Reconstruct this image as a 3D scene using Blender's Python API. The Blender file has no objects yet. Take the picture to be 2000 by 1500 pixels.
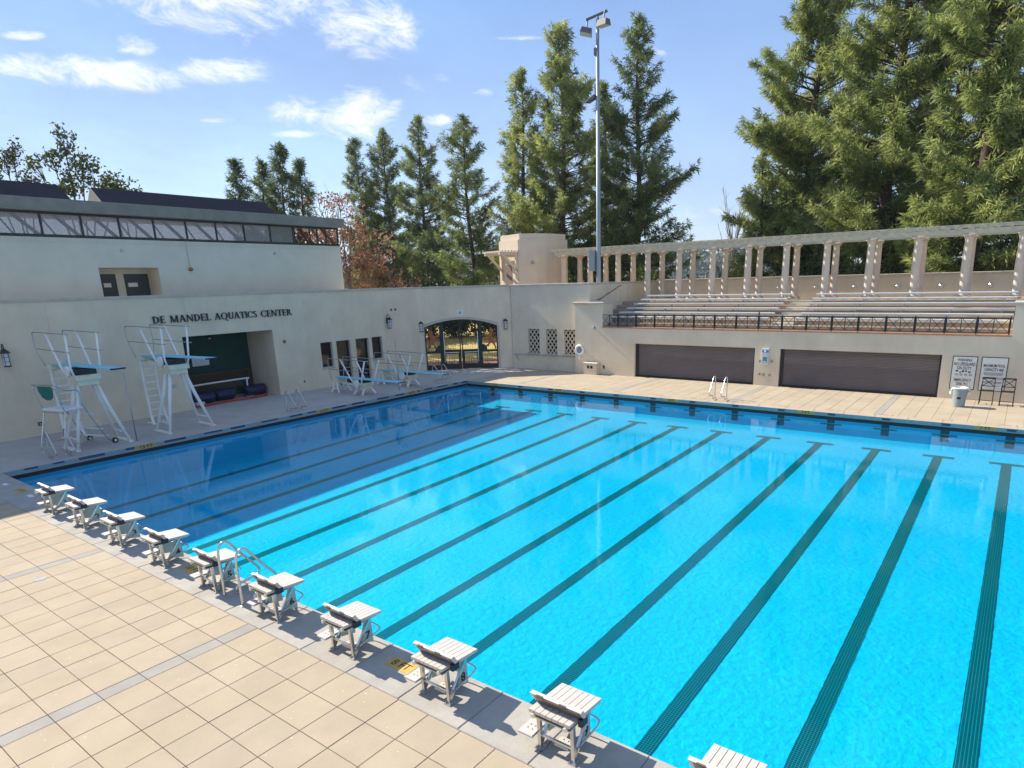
import bpy, math, random
import numpy as np
from mathutils import Vector, Matrix

random.seed(7)
R = math.radians
scene = bpy.context.scene
col = scene.collection

# ------------------------------------------------------------------ camera
cam = bpy.data.cameras.new('camera')
cam.sensor_width = 36.0
cam.lens = 1268.5 / 2000 * 36.0
cam.shift_x = -0.0338
cam.shift_y = 0.0722
cam.clip_start = 0.1
cam.clip_end = 6000
cam_o = bpy.data.objects.new('camera', cam)
col.objects.link(cam_o)
cam_o.location = (27.354, -6.469, 5.789)
cam_o.rotation_euler = (1.305, 0.026, 0.623)
scene.camera = cam_o

# ------------------------------------------------------------------ sun and sky
SUN_EL = R(37.2)
SUN_DIR = Vector((-math.cos(R(1.2)), -math.sin(R(1.2)), math.tan(SUN_EL))).normalized()   # towards the sun
sun = bpy.data.lights.new('sun', 'SUN')
sun.energy = 3.2
sun.angle = R(0.5)
sun.color = (1.0, 0.93, 0.82)
sun_o = bpy.data.objects.new('sun', sun)
col.objects.link(sun_o)
sun_o.rotation_euler = SUN_DIR.to_track_quat('Z', 'Y').to_euler()

world = bpy.data.worlds.new('World')
scene.world = world
world.use_nodes = True
wn = world.node_tree.nodes
wl = world.node_tree.links
wn.clear()
w_out = wn.new('ShaderNodeOutputWorld')
w_bg = wn.new('ShaderNodeBackground')
w_bg.inputs['Strength'].default_value = 0.10
sky = wn.new('ShaderNodeTexSky')
sky.sky_type = 'NISHITA'
sky.sun_disc = False
sky.sun_elevation = SUN_EL
sky.sun_rotation = math.atan2(SUN_DIR.x, SUN_DIR.y)
sky.altitude = 100
sky.air_density = 1.0
sky.dust_density = 0.05
sky.ozone_density = 3.0


def wmath(op, a, b=None, c=None, clamp=False):
    n = wn.new('ShaderNodeMath')
    n.operation = op
    n.use_clamp = clamp
    for i, v in enumerate((a, b, c)):
        if v is None:
            continue
        if isinstance(v, (int, float)):
            n.inputs[i].default_value = v
        else:
            wl.new(v, n.inputs[i])
    return n.outputs[0]


w_tc = wn.new('ShaderNodeTexCoord')
w_sep = wn.new('ShaderNodeSeparateXYZ')
wl.new(w_tc.outputs['Generated'], w_sep.inputs[0])
az = wmath('ARCTAN2', w_sep.outputs[0], w_sep.outputs[1])
el = wmath('ARCSINE', w_sep.outputs[2])
w_cmb = wn.new('ShaderNodeCombineXYZ')
wl.new(wmath('ADD', wmath('MULTIPLY', az, 1.0), wmath('MULTIPLY', el, 0.5)), w_cmb.inputs[0])
wl.new(wmath('MULTIPLY', el, 2.1), w_cmb.inputs[1])
w_n1 = wn.new('ShaderNodeTexNoise')
w_n1.inputs['Scale'].default_value = 13.0
w_n1.inputs['Detail'].default_value = 9
w_n1.inputs['Roughness'].default_value = 0.70
w_n1.inputs['Distortion'].default_value = 0.5
wl.new(w_cmb.outputs[0], w_n1.inputs['Vector'])
w_n2 = wn.new('ShaderNodeTexNoise')
w_n2.inputs['Scale'].default_value = 3.0
w_n2.inputs['Detail'].default_value = 6
w_n2.inputs['Roughness'].default_value = 0.6
wl.new(w_cmb.outputs[0], w_n2.inputs['Vector'])
# separate clouds: azimuth, elevation, half width, half height, tilt, weight
CLOUDS = [(-0.97, 0.350, 0.23, 0.054, 0.08, 1.12), (-0.85, 0.318, 0.085, 0.036, 0.05, 1.2), (-1.10, 0.250, 0.14, 0.018, 0.11, 1.3),
          (-1.205, 0.246, 0.09, 0.014, 0.13, 1.15), (-1.124, 0.276, 0.026, 0.014, 0.11, 1.3), (-0.874, 0.219, 0.060, 0.034, 0.03, 1.4),
          (-0.946, 0.223, 0.065, 0.018, 0.05, 1.05), (-0.775, 0.215, 0.030, 0.007, 0.01, 1.0), (-1.237, 0.271, 0.026, 0.005, 0.15, 1.1),
          (-0.461, 0.285, 0.014, 0.005, -0.3, 1.1), (-0.962, 0.194, 0.045, 0.005, 0.04, 1.0), (-0.85, 0.45, 0.22, 0.060, 0.08, 0.9),
          (-0.407, 0.085, 0.05, 0.012, -0.04, 0.8), (-0.662, 0.309, 0.05, 0.003, -0.01, 0.8), (-0.80, 0.26, 0.08, 0.012, 0.0, 0.55),
          (-0.70, 0.247, 0.02, 0.006, 0.0, 1.0), (-1.05, 0.205, 0.03, 0.004, 0.1, 1.0)]
mask = None
for ca, ce, sa, se, tl, wt in CLOUDS:
    da = wmath('SUBTRACT', az, ca)
    de = wmath('SUBTRACT', wmath('SUBTRACT', el, ce), wmath('MULTIPLY', da, tl))
    d2 = wmath('ADD', wmath('POWER', wmath('ABSOLUTE', wmath('DIVIDE', da, sa)), 2.0), wmath('POWER', wmath('ABSOLUTE', wmath('DIVIDE', de, se)), 2.0))
    m = wmath('MULTIPLY', wmath('SUBTRACT', 1.0, wmath('MULTIPLY', d2, 0.62), clamp=True), wt)
    mask = m if mask is None else wmath('MAXIMUM', mask, m)
# unseen clouds added overhead, all round, to raise the fill light
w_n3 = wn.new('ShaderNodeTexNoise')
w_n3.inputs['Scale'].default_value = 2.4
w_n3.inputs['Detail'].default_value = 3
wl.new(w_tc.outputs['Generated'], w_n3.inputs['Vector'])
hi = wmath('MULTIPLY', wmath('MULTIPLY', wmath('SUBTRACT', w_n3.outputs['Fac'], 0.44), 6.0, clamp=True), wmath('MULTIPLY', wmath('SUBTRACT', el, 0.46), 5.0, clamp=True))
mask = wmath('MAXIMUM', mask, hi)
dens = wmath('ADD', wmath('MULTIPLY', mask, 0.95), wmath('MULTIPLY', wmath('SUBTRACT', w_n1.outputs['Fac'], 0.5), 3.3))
w_mr = wn.new('ShaderNodeMapRange')
w_mr.interpolation_type = 'SMOOTHSTEP'
w_mr.inputs['From Min'].default_value = 0.45
w_mr.inputs['From Max'].default_value = 1.65
wl.new(dens, w_mr.inputs['Value'])
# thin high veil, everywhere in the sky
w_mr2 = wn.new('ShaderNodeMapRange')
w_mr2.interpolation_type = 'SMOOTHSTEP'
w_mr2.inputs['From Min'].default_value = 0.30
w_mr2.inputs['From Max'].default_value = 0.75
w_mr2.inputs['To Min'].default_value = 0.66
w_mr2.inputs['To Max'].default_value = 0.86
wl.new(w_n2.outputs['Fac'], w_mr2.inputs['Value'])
cl = wmath('MULTIPLY', w_mr.outputs[0], 0.95)
# only above the horizon
cl = wmath('MULTIPLY', cl, wmath('MULTIPLY', el, 14.0, clamp=True))
w_mix = wn.new('ShaderNodeMix')
w_mix.data_type = 'RGBA'
wl.new(cl, w_mix.inputs[0])
w_gain = wn.new('ShaderNodeMix')
w_gain.data_type = 'RGBA'
w_gain.blend_type = 'MULTIPLY'
w_gain.inputs[0].default_value = 1.0
w_gain.inputs[7].default_value = (1.0, 1.0, 1.0, 1)
wl.new(sky.outputs[0], w_gain.inputs[6])
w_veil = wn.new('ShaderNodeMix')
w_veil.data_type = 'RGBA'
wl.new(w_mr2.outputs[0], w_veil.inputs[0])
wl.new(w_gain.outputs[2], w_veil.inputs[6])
w_hor = wn.new('ShaderNodeMix')
w_hor.data_type = 'RGBA'
wl.new(wmath('SUBTRACT', 1.0, wmath('MULTIPLY', el, 2.6, clamp=True), clamp=True), w_hor.inputs[0])
w_hor.inputs[6].default_value = (0.88, 1.50, 2.95, 1)
w_hor.inputs[7].default_value = (2.15, 2.60, 3.40, 1)
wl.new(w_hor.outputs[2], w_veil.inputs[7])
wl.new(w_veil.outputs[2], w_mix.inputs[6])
w_mix.inputs[7].default_value = (4.7, 4.75, 4.9, 1)
wl.new(w_mix.outputs[2], w_bg.inputs['Color'])
wl.new(w_bg.outputs[0], w_out.inputs[0])

# ------------------------------------------------------------------ render look
scene.view_settings.view_transform = 'Standard'
scene.view_settings.look = 'None'
scene.view_settings.exposure = 1.36
scene.view_settings.gamma = 1.0
scene.render.engine = 'CYCLES'
scene.cycles.use_denoising = True
scene.cycles.max_bounces = 7
scene.cycles.diffuse_bounces = 3
scene.cycles.glossy_bounces = 3
scene.cycles.transparent_max_bounces = 10
scene.cycles.caustics_reflective = False
scene.cycles.caustics_refractive = False
scene.cycles.sample_clamp_indirect = 6


# ------------------------------------------------------------------ materials
def new_mat(name):
    m = bpy.data.materials.new(name)
    m.use_nodes = True
    nt = m.node_tree
    b = nt.nodes['Principled BSDF']
    return m, nt, b


def node(nt, kind, **kw):
    n = nt.nodes.new(kind)
    for k, v in kw.items():
        if k in n.inputs:
            n.inputs[k].default_value = v
        else:
            setattr(n, k, v)
    return n


def ramp(nt, src, stops):
    r = nt.nodes.new('ShaderNodeValToRGB')
    while len(r.color_ramp.elements) < len(stops):
        r.color_ramp.elements.new(0.5)
    for e, (p, c) in zip(r.color_ramp.elements, stops):
        e.position = p
        e.color = (*c, 1)
    nt.links.new(src, r.inputs[0])
    return r.outputs[0]


def mul(c, f):
    return tuple(min(1.0, v * f) for v in c[:3])


def P(name, c, rough=0.7, metal=0.0, var=0.12, scale=3.0, fine=0.0, fscale=60.0, bump=0.0, bscale=80.0, rnd=0.0, spec=0.5, stain=0.0, stain_c=(0.2, 0.18, 0.15), sscale=0.6, streak=0.0, specks=False, bdist=0.02):
    """plain surface: base colour with uneven tone, fine speckle, a tone of its own per object, and a fine relief"""
    m, nt, b = new_mat(name)
    L = nt.links
    geo = node(nt, 'ShaderNodeNewGeometry')
    n1 = node(nt, 'ShaderNodeTexNoise', Scale=scale, Detail=6.0, Roughness=0.6)
    L.new(geo.outputs['Position'], n1.inputs['Vector'])
    colr = ramp(nt, n1.outputs['Fac'], [(0.3, mul(c, 1 - var)), (0.7, mul(c, 1 + var))])
    if fine > 0:
        n2 = node(nt, 'ShaderNodeTexNoise', Scale=fscale, Detail=3.0, Roughness=0.7)
        L.new(geo.outputs['Position'], n2.inputs['Vector'])
        f = ramp(nt, n2.outputs['Fac'], [(0.35, (1 - fine,) * 3), (0.65, (1.0, 1.0, 1.0))])
        mx = node(nt, 'ShaderNodeMix', data_type='RGBA', blend_type='MULTIPLY')
        mx.inputs[0].default_value = 1
        L.new(colr, mx.inputs[6])
        L.new(f, mx.inputs[7])
        colr = mx.outputs[2]
    if stain > 0:
        n3 = node(nt, 'ShaderNodeTexNoise', Scale=sscale, Detail=8.0, Roughness=0.65, Distortion=0.6)
        L.new(geo.outputs['Position'], n3.inputs['Vector'])
        f = ramp(nt, n3.outputs['Fac'], [(0.5, (0, 0, 0)), (0.72, (stain,) * 3)])
        mx = node(nt, 'ShaderNodeMix', data_type='RGBA')
        L.new(f, mx.inputs[0])
        L.new(colr, mx.inputs[6])
        mx.inputs[7].default_value = (*stain_c, 1)
        colr = mx.outputs[2]
    if specks:
        n5 = node(nt, 'ShaderNodeTexNoise', Scale=21.0, Detail=0.0)
        L.new(geo.outputs['Position'], n5.inputs['Vector'])
        f = ramp(nt, n5.outputs['Fac'], [(0.81, (0, 0, 0)), (0.84, (0.7, 0.7, 0.7))])
        mx = node(nt, 'ShaderNodeMix', data_type='RGBA')
        L.new(f, mx.inputs[0])
        L.new(colr, mx.inputs[6])
        mx.inputs[7].default_value = (0.72, 0.66, 0.56, 1)
        colr = mx.outputs[2]
    if streak > 0:
        mp = node(nt, 'ShaderNodeMapping')
        mp.inputs['Scale'].default_value = (1.5, 1.5, 0.25)
        L.new(geo.outputs['Position'], mp.inputs['Vector'])
        n4 = node(nt, 'ShaderNodeTexNoise', Scale=1.0, Detail=7.0, Roughness=0.7)
        L.new(mp.outputs[0], n4.inputs['Vector'])
        f = ramp(nt, n4.outputs['Fac'], [(0.42, (1.0, 1.0, 1.0)), (0.72, (1 - streak, 1 - streak * 1.05, 1 - streak * 1.15))])
        mx = node(nt, 'ShaderNodeMix', data_type='RGBA', blend_type='MULTIPLY')
        mx.inputs[0].default_value = 1
        L.new(colr, mx.inputs[6])
        L.new(f, mx.inputs[7])
        colr = mx.outputs[2]
    if rnd > 0:
        oi = node(nt, 'ShaderNodeObjectInfo')
        f = ramp(nt, oi.outputs['Random'], [(0.0, (1 - rnd,) * 3), (0.5, (1.0, 1.0, 1.0)), (1.0, mul((1, .985, .96), 1 - rnd * 0.4))])
        mx = node(nt, 'ShaderNodeMix', data_type='RGBA', blend_type='MULTIPLY')
        mx.inputs[0].default_value = 1
        L.new(colr, mx.inputs[6])
        L.new(f, mx.inputs[7])
        colr = mx.outputs[2]
    L.new(colr, b.inputs['Base Color'])
    b.inputs['Roughness'].default_value = rough
    b.inputs['Metallic'].default_value = metal
    b.inputs['Specular IOR Level'].default_value = spec
    if bump > 0:
        nb = node(nt, 'ShaderNodeTexNoise', Scale=bscale, Detail=4.0, Roughness=0.6)
        L.new(geo.outputs['Position'], nb.inputs['Vector'])
        bp = node(nt, 'ShaderNodeBump', Strength=bump, Distance=bdist)
        L.new(nb.outputs['Fac'], bp.inputs['Height'])
        L.new(bp.outputs[0], b.inputs['Normal'])
    return m


def leafmat(name, dark, light, scale=0.5, trans=0.25):
    m, nt, b = new_mat(name)
    L = nt.links
    geo = node(nt, 'ShaderNodeNewGeometry')
    n1 = node(nt, 'ShaderNodeTexNoise', Scale=scale, Detail=4.0, Roughness=0.6)
    L.new(geo.outputs['Position'], n1.inputs['Vector'])
    n2 = node(nt, 'ShaderNodeTexNoise', Scale=14.0, Detail=1.0)
    L.new(geo.outputs['Position'], n2.inputs['Vector'])
    ad = node(nt, 'ShaderNodeMath', operation='MULTIPLY_ADD')
    L.new(n2.outputs['Fac'], ad.inputs[0])
    ad.inputs[1].default_value = 0.6
    sb = node(nt, 'ShaderNodeMath', operation='SUBTRACT')
    L.new(n1.outputs['Fac'], sb.inputs[0])
    sb.inputs[1].default_value = 0.3
    L.new(sb.outputs[0], ad.inputs[2])
    c = ramp(nt, ad.outputs[0], [(0.3, dark), (0.7, light)])
    L.new(c, b.inputs['Base Color'])
    b.inputs['Roughness'].default_value = 0.55
    b.inputs['Specular IOR Level'].default_value = 0.25
    tr = node(nt, 'ShaderNodeBsdfTranslucent')
    L.new(c, tr.inputs['Color'])
    ms = node(nt, 'ShaderNodeMixShader')
    ms.inputs[0].default_value = trans
    L.new(b.outputs[0], ms.inputs[1])
    L.new(tr.outputs[0], ms.inputs[2])
    L.new(ms.outputs[0], nt.nodes['Material Output'].inputs[0])
    return m


def tilemat(name, c1, c2, grout, size, width=0.08, rough=0.35, swap=False):
    """square mosaic, the grid laid in world metres"""
    m, nt, b = new_mat(name)
    L = nt.links
    geo = node(nt, 'ShaderNodeNewGeometry')
    mp = node(nt, 'ShaderNodeMapping')
    L.new(geo.outputs['Position'], mp.inputs['Vector'])
    if swap:
        mp.inputs['Rotation'].default_value = (R(90), 0, 0)
    br = node(nt, 'ShaderNodeTexBrick')
    br.offset = 0.0
    br.inputs['Color1'].default_value = (*c1, 1)
    br.inputs['Color2'].default_value = (*c2, 1)
    br.inputs['Mortar'].default_value = (*grout, 1)
    br.inputs['Scale'].default_value = 1.0
    br.inputs['Brick Width'].default_value = size
    br.inputs['Row Height'].default_value = size
    br.inputs['Mortar Size'].default_value = size * width
    L.new(mp.outputs[0], br.inputs['Vector'])
    L.new(br.outputs['Color'], b.inputs['Base Color'])
    b.inputs['Roughness'].default_value = rough
    return m


def watermat():
    m, nt, b = new_mat('water')
    L = nt.links
    nt.nodes.remove(b)
    geo = node(nt, 'ShaderNodeNewGeometry')
    n1 = node(nt, 'ShaderNodeTexNoise', Scale=1.1, Detail=3.0, Roughness=0.5)
    n2 = node(nt, 'ShaderNodeTexNoise', Scale=11.0, Detail=3.0, Roughness=0.6)
    L.new(geo.outputs['Position'], n1.inputs['Vector'])
    L.new(geo.outputs['Position'], n2.inputs['Vector'])
    b1 = node(nt, 'ShaderNodeBump', Strength=0.022, Distance=0.05)
    L.new(n1.outputs['Fac'], b1.inputs['Height'])
    b2 = node(nt, 'ShaderNodeBump', Strength=0.04, Distance=0.02)
    L.new(n2.outputs['Fac'], b2.inputs['Height'])
    L.new(b1.outputs[0], b2.inputs['Normal'])
    lw = node(nt, 'ShaderNodeLayerWeight', Blend=0.5)
    L.new(b2.outputs[0], lw.inputs['Normal'])
    pw = node(nt, 'ShaderNodeMath', operation='POWER')
    L.new(lw.outputs['Facing'], pw.inputs[0])
    pw.inputs[1].default_value = 5.0
    fr = node(nt, 'ShaderNodeMath', operation='MULTIPLY_ADD')
    L.new(pw.outputs[0], fr.inputs[0])
    fr.inputs[1].default_value = 0.98
    fr.inputs[2].default_value = 0.02
    tr = node(nt, 'ShaderNodeBsdfTransparent')
    tr.inputs['Color'].default_value = (0.20, 0.91, 0.975, 1)
    gl = node(nt, 'ShaderNodeBsdfGlossy', Roughness=0.015)
    gl.inputs['Color'].default_value = (0.78, 0.93, 1.0, 1)
    L.new(b2.outputs[0], gl.inputs['Normal'])
    ms = node(nt, 'ShaderNodeMixShader')
    L.new(fr.outputs[0], ms.inputs[0])
    L.new(tr.outputs[0], ms.inputs[1])
    L.new(gl.outputs[0], ms.inputs[2])
    L.new(ms.outputs[0], nt.nodes['Material Output'].inputs[0])
    return m


def glassmat(name, tint, base, clear):
    """window pane: part see-through, part sheen"""
    m, nt, b = new_mat(name)
    L = nt.links
    b.inputs['Base Color'].default_value = (*base, 1)
    b.inputs['Roughness'].default_value = 0.05
    b.inputs['Specular IOR Level'].default_value = 0.8
    tr = node(nt, 'ShaderNodeBsdfTransparent')
    tr.inputs['Color'].default_value = (*tint, 1)
    ms = node(nt, 'ShaderNodeMixShader')
    ms.inputs[0].default_value = clear
    L.new(b.outputs[0], ms.inputs[1])
    L.new(tr.outputs[0], ms.inputs[2])
    L.new(ms.outputs[0], nt.nodes['Material Output'].inputs[0])
    return m


CREAM = (0.82, 0.695, 0.51)
MT = dict(
    stucco=P('stucco', CREAM, 0.85, var=0.08, scale=0.7, fine=0.10, fscale=40, bump=0.5, bscale=40, spec=0.2, stain=0.25, stain_c=(0.58, 0.48, 0.35), sscale=0.5, streak=0.06),
    stucco_pale=P('stucco_pale', (0.72, 0.61, 0.46), 0.85, var=0.05, scale=1.2, fine=0.06, fscale=45, bump=0.3, bscale=55, spec=0.2),
    cap=P('cap', (0.58, 0.51, 0.41), 0.8, var=0.10, scale=2.2, fine=0.12, bump=0.2, spec=0.2, stain=0.25, stain_c=(0.3, 0.27, 0.22), sscale=1.6),
    block_wall=P('block_wall', (0.74, 0.68, 0.54), 0.8, var=0.05, scale=1.0, fine=0.05, bump=0.15, bscale=30, spec=0.2),
    column=P('column', (0.70, 0.565, 0.43), 0.8, var=0.06, scale=2.0, fine=0.06, bump=0.15, spec=0.2),
    beam=P('beam', (0.58, 0.54, 0.42), 0.7, var=0.10, scale=4.0, fine=0.1, bump=0.15, bscale=30, spec=0.3),
    paver=P('paver', (0.515, 0.42, 0.295), 0.9, var=0.07, scale=1.1, fine=0.20, fscale=130, bump=0.25, bscale=150, rnd=0.09, spec=0.15, stain=0.16, stain_c=(0.60, 0.505, 0.375), sscale=0.8, specks=True),
    paver_grey=P('paver_grey', (0.42, 0.385, 0.33), 0.9, var=0.08, scale=2.0, fine=0.2, fscale=120, bump=0.25, bscale=150, rnd=0.10, spec=0.15),
    joint=P('joint', (0.33, 0.26, 0.175), 0.95, var=0.2, scale=8.0, spec=0.1),
    coping=P('coping', (0.46, 0.42, 0.36), 0.85, var=0.12, scale=2.2, fine=0.16, fscale=90, bump=0.2, bscale=120, rnd=0.06, spec=0.2, stain=0.45, stain_c=(0.31, 0.285, 0.25), sscale=1.3),
    concrete=P('concrete', (0.52, 0.47, 0.42), 0.9, var=0.13, scale=0.9, fine=0.15, fscale=70, bump=0.2, bscale=100, spec=0.2, stain=0.4, stain_c=(0.36, 0.33, 0.30), sscale=0.9),
    tread=P('tread', (0.42, 0.335, 0.25), 0.9, var=0.12, scale=1.3, fine=0.12, spec=0.2, stain=0.3, stain_c=(0.34, 0.25, 0.18), sscale=1.0),
    brick_edge=P('brick_edge', (0.52, 0.27, 0.16), 0.85, var=0.2, scale=6.0, fine=0.2, spec=0.2),
    plaster=P('pool_plaster', (0.05, 0.535, 0.76), 0.6, var=0.07, scale=0.35, fine=0.16, fscale=10.0, spec=0.2, bump=1.0, bscale=6.0, bdist=0.05),  # fine mottling stands in for rippled light on the pool floor
    basin_wall=P('basin_wall', (0.06, 0.52, 0.72), 0.6, var=0.05, scale=0.5, spec=0.2),
    lane_tile=tilemat('lane_tile', (0.003, 0.046, 0.050), (0.002, 0.032, 0.037), (0.03, 0.27, 0.28), 0.05, 0.10),
    gutter_tile=tilemat('gutter_tile', (0.17, 0.30, 0.33), (0.22, 0.34, 0.36), (0.27, 0.33, 0.33), 0.15, 0.03, swap=True),
    gutter_blue=P('gutter_blue', (0.02, 0.06, 0.12), 0.4, var=0.3, scale=8.0),
    gutter_black=P('gutter_black', (0.008, 0.008, 0.010), 0.6, var=0.3, scale=8.0),
    yellow=P('yellow', (0.60, 0.36, 0.07), 0.6, var=0.15, scale=10.0),
    black_ink=P('black_ink', (0.015, 0.013, 0.012), 0.6, var=0.1),
    water=watermat(),
    steel=P('steel', (0.62, 0.60, 0.56), 0.25, 1.0, var=0.08, scale=5.0),
    steel_dull=P('steel_dull', (0.45, 0.45, 0.44), 0.45, 0.9, var=0.1, scale=5.0),
    white_paint=P('white_paint', (0.88, 0.85, 0.77), 0.45, var=0.06, scale=4.0, stain=0.25, stain_c=(0.70, 0.64, 0.50), sscale=3.0),
    yellowed=P('yellowed', (0.82, 0.76, 0.56), 0.5, var=0.08, scale=4.0, stain=0.3, stain_c=(0.45, 0.38, 0.26), sscale=4.0),
    block_white=P('block_white', (0.60, 0.545, 0.475), 0.6, var=0.05, scale=5.0, fine=0.08, fscale=200, bump=0.15, bscale=260),
    block_panel=P('block_panel', (0.42, 0.52, 0.46), 0.45, var=0.06, scale=5.0),
    board_blue=P('board_blue', (0.22, 0.64, 0.74), 0.6, var=0.06, scale=5.0, fine=0.08),
    dark_rubber=P('dark_rubber', (0.018, 0.018, 0.020), 0.6, var=0.2),
    kick_brown=P('kick_brown', (0.15, 0.115, 0.10), 0.5, var=0.2, scale=6.0),
    navy=P('navy', (0.010, 0.014, 0.034), 0.5, var=0.2),
    iron=P('iron', (0.030, 0.026, 0.022), 0.5, 0.3, var=0.2, scale=6.0),
    gate_iron=P('gate_iron', (0.020, 0.028, 0.028), 0.5, 0.3, var=0.2, scale=6.0),
    rust=P('rust', (0.40, 0.14, 0.042), 0.7, 0.2, var=0.25, scale=9.0),
    door_slat=P('door_slat', (0.150, 0.128, 0.120), 0.45, 0.4, var=0.12, scale=0.7),
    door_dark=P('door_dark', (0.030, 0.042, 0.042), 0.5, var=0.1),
    green_wall=P('green_wall', (0.006, 0.048, 0.036), 0.8, var=0.15, scale=1.5),
    teal_cloth=P('teal_cloth', (0.01, 0.16, 0.13), 0.7, var=0.12, scale=6.0),
    glass_dark=glassmat('glass_dark', (0.3, 0.36, 0.36), (0.010, 0.014, 0.015), 0.15),
    glass_clear=glassmat('glass_clear', (0.88, 0.85, 0.85), (0.30, 0.26, 0.265), 0.45),
    frost=P('frost', (0.62, 0.66, 0.68), 0.4, var=0.05),
    roof=P('roof', (0.030, 0.026, 0.032), 0.85, var=0.15, scale=2.0, fine=0.2, fscale=30),
    fascia=P('fascia', (0.25, 0.235, 0.19), 0.7, var=0.16, scale=1.5, fine=0.1, stain=0.3, stain_c=(0.19, 0.18, 0.145), sscale=1.2),
    frame_dark=P('frame_dark', (0.02, 0.026, 0.024), 0.5, var=0.1),
    timber=P('timber', (0.26, 0.095, 0.045), 0.6, var=0.15, scale=5.0),
    wood_brown=P('wood_brown', (0.22, 0.15, 0.10), 0.6, var=0.15, scale=5.0),
    inner=P('inner', (0.50, 0.47, 0.43), 0.9, var=0.05),
    blue_tarp=P('blue_tarp', (0.010, 0.016, 0.060), 0.5, var=0.25, scale=3.0, bump=0.5, bscale=9.0),
    red_line=P('red_line', (0.55, 0.045, 0.02), 0.5, var=0.2, scale=9.0),
    orange=P('orange', (0.11, 0.05, 0.022), 0.6, var=0.2, scale=5.0),
    paper=P('paper', (0.78, 0.75, 0.66), 0.6, var=0.03),
    white=P('white', (0.80, 0.80, 0.78), 0.5, var=0.03),
    can_grey=P('can_grey', (0.27, 0.33, 0.34), 0.55, var=0.06, scale=4.0),
    bag=P('bag', (0.78, 0.78, 0.76), 0.4, var=0.05),
    phone_blue=P('phone_blue', (0.02, 0.24, 0.58), 0.4, var=0.05),
    phone_teal=P('phone_teal', (0.10, 0.27, 0.29), 0.4, var=0.05),
    pole_grey=P('pole_grey', (0.32, 0.35, 0.355), 0.45, 0.4, var=0.06),
    lamp_head=P('lamp_head', (0.16, 0.14, 0.13), 0.5, 0.3, var=0.1),
    bench=P('bench', (0.70, 0.69, 0.61), 0.4, 0.0, var=0.05, scale=3.0),
    bark=P('bark', (0.085, 0.055, 0.038), 0.95, var=0.3, scale=6.0, bump=0.6, bscale=14),
    bark_pale=P('bark_pale', (0.24, 0.19, 0.15), 0.95, var=0.25, scale=6.0),
    needle=leafmat('needle', (0.035, 0.072, 0.020), (0.36, 0.42, 0.14), 0.75, 0.42),
    needle_gold=leafmat('needle_gold', (0.050, 0.090, 0.022), (0.56, 0.60, 0.20), 0.75, 0.45),
    needle_dark=leafmat('needle_dark', (0.032, 0.068, 0.030), (0.22, 0.29, 0.11), 0.75, 0.4),
    leaf=leafmat('leaf', (0.030, 0.055, 0.012), (0.13, 0.15, 0.035), 0.5, 0.3),
    leaf_dark=leafmat('leaf_dark', (0.010, 0.024, 0.008), (0.045, 0.075, 0.02), 0.7, 0.2),
    leaf_brown=leafmat('leaf_brown', (0.20, 0.085, 0.045), (0.48, 0.27, 0.16), 0.8, 0.4),
    leaf_yellow=leafmat('leaf_yellow', (0.10, 0.11, 0.01), (0.32, 0.26, 0.02), 0.8, 0.3),
    lawn=P('lawn', (0.58, 0.46, 0.15), 0.95, var=0.25, scale=0.8, fine=0.3, fscale=25, bump=0.4, bscale=40),
    earth=P('earth', (0.26, 0.22, 0.15), 0.95, var=0.25, scale=0.3, fine=0.2),
    brick_path=P('brick_path', (0.30, 0.13, 0.10), 0.9, var=0.2, scale=4.0, fine=0.2),
    hill=leafmat('hill', (0.025, 0.045, 0.03), (0.13, 0.15, 0.085), 0.03, 0.0),
)


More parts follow.
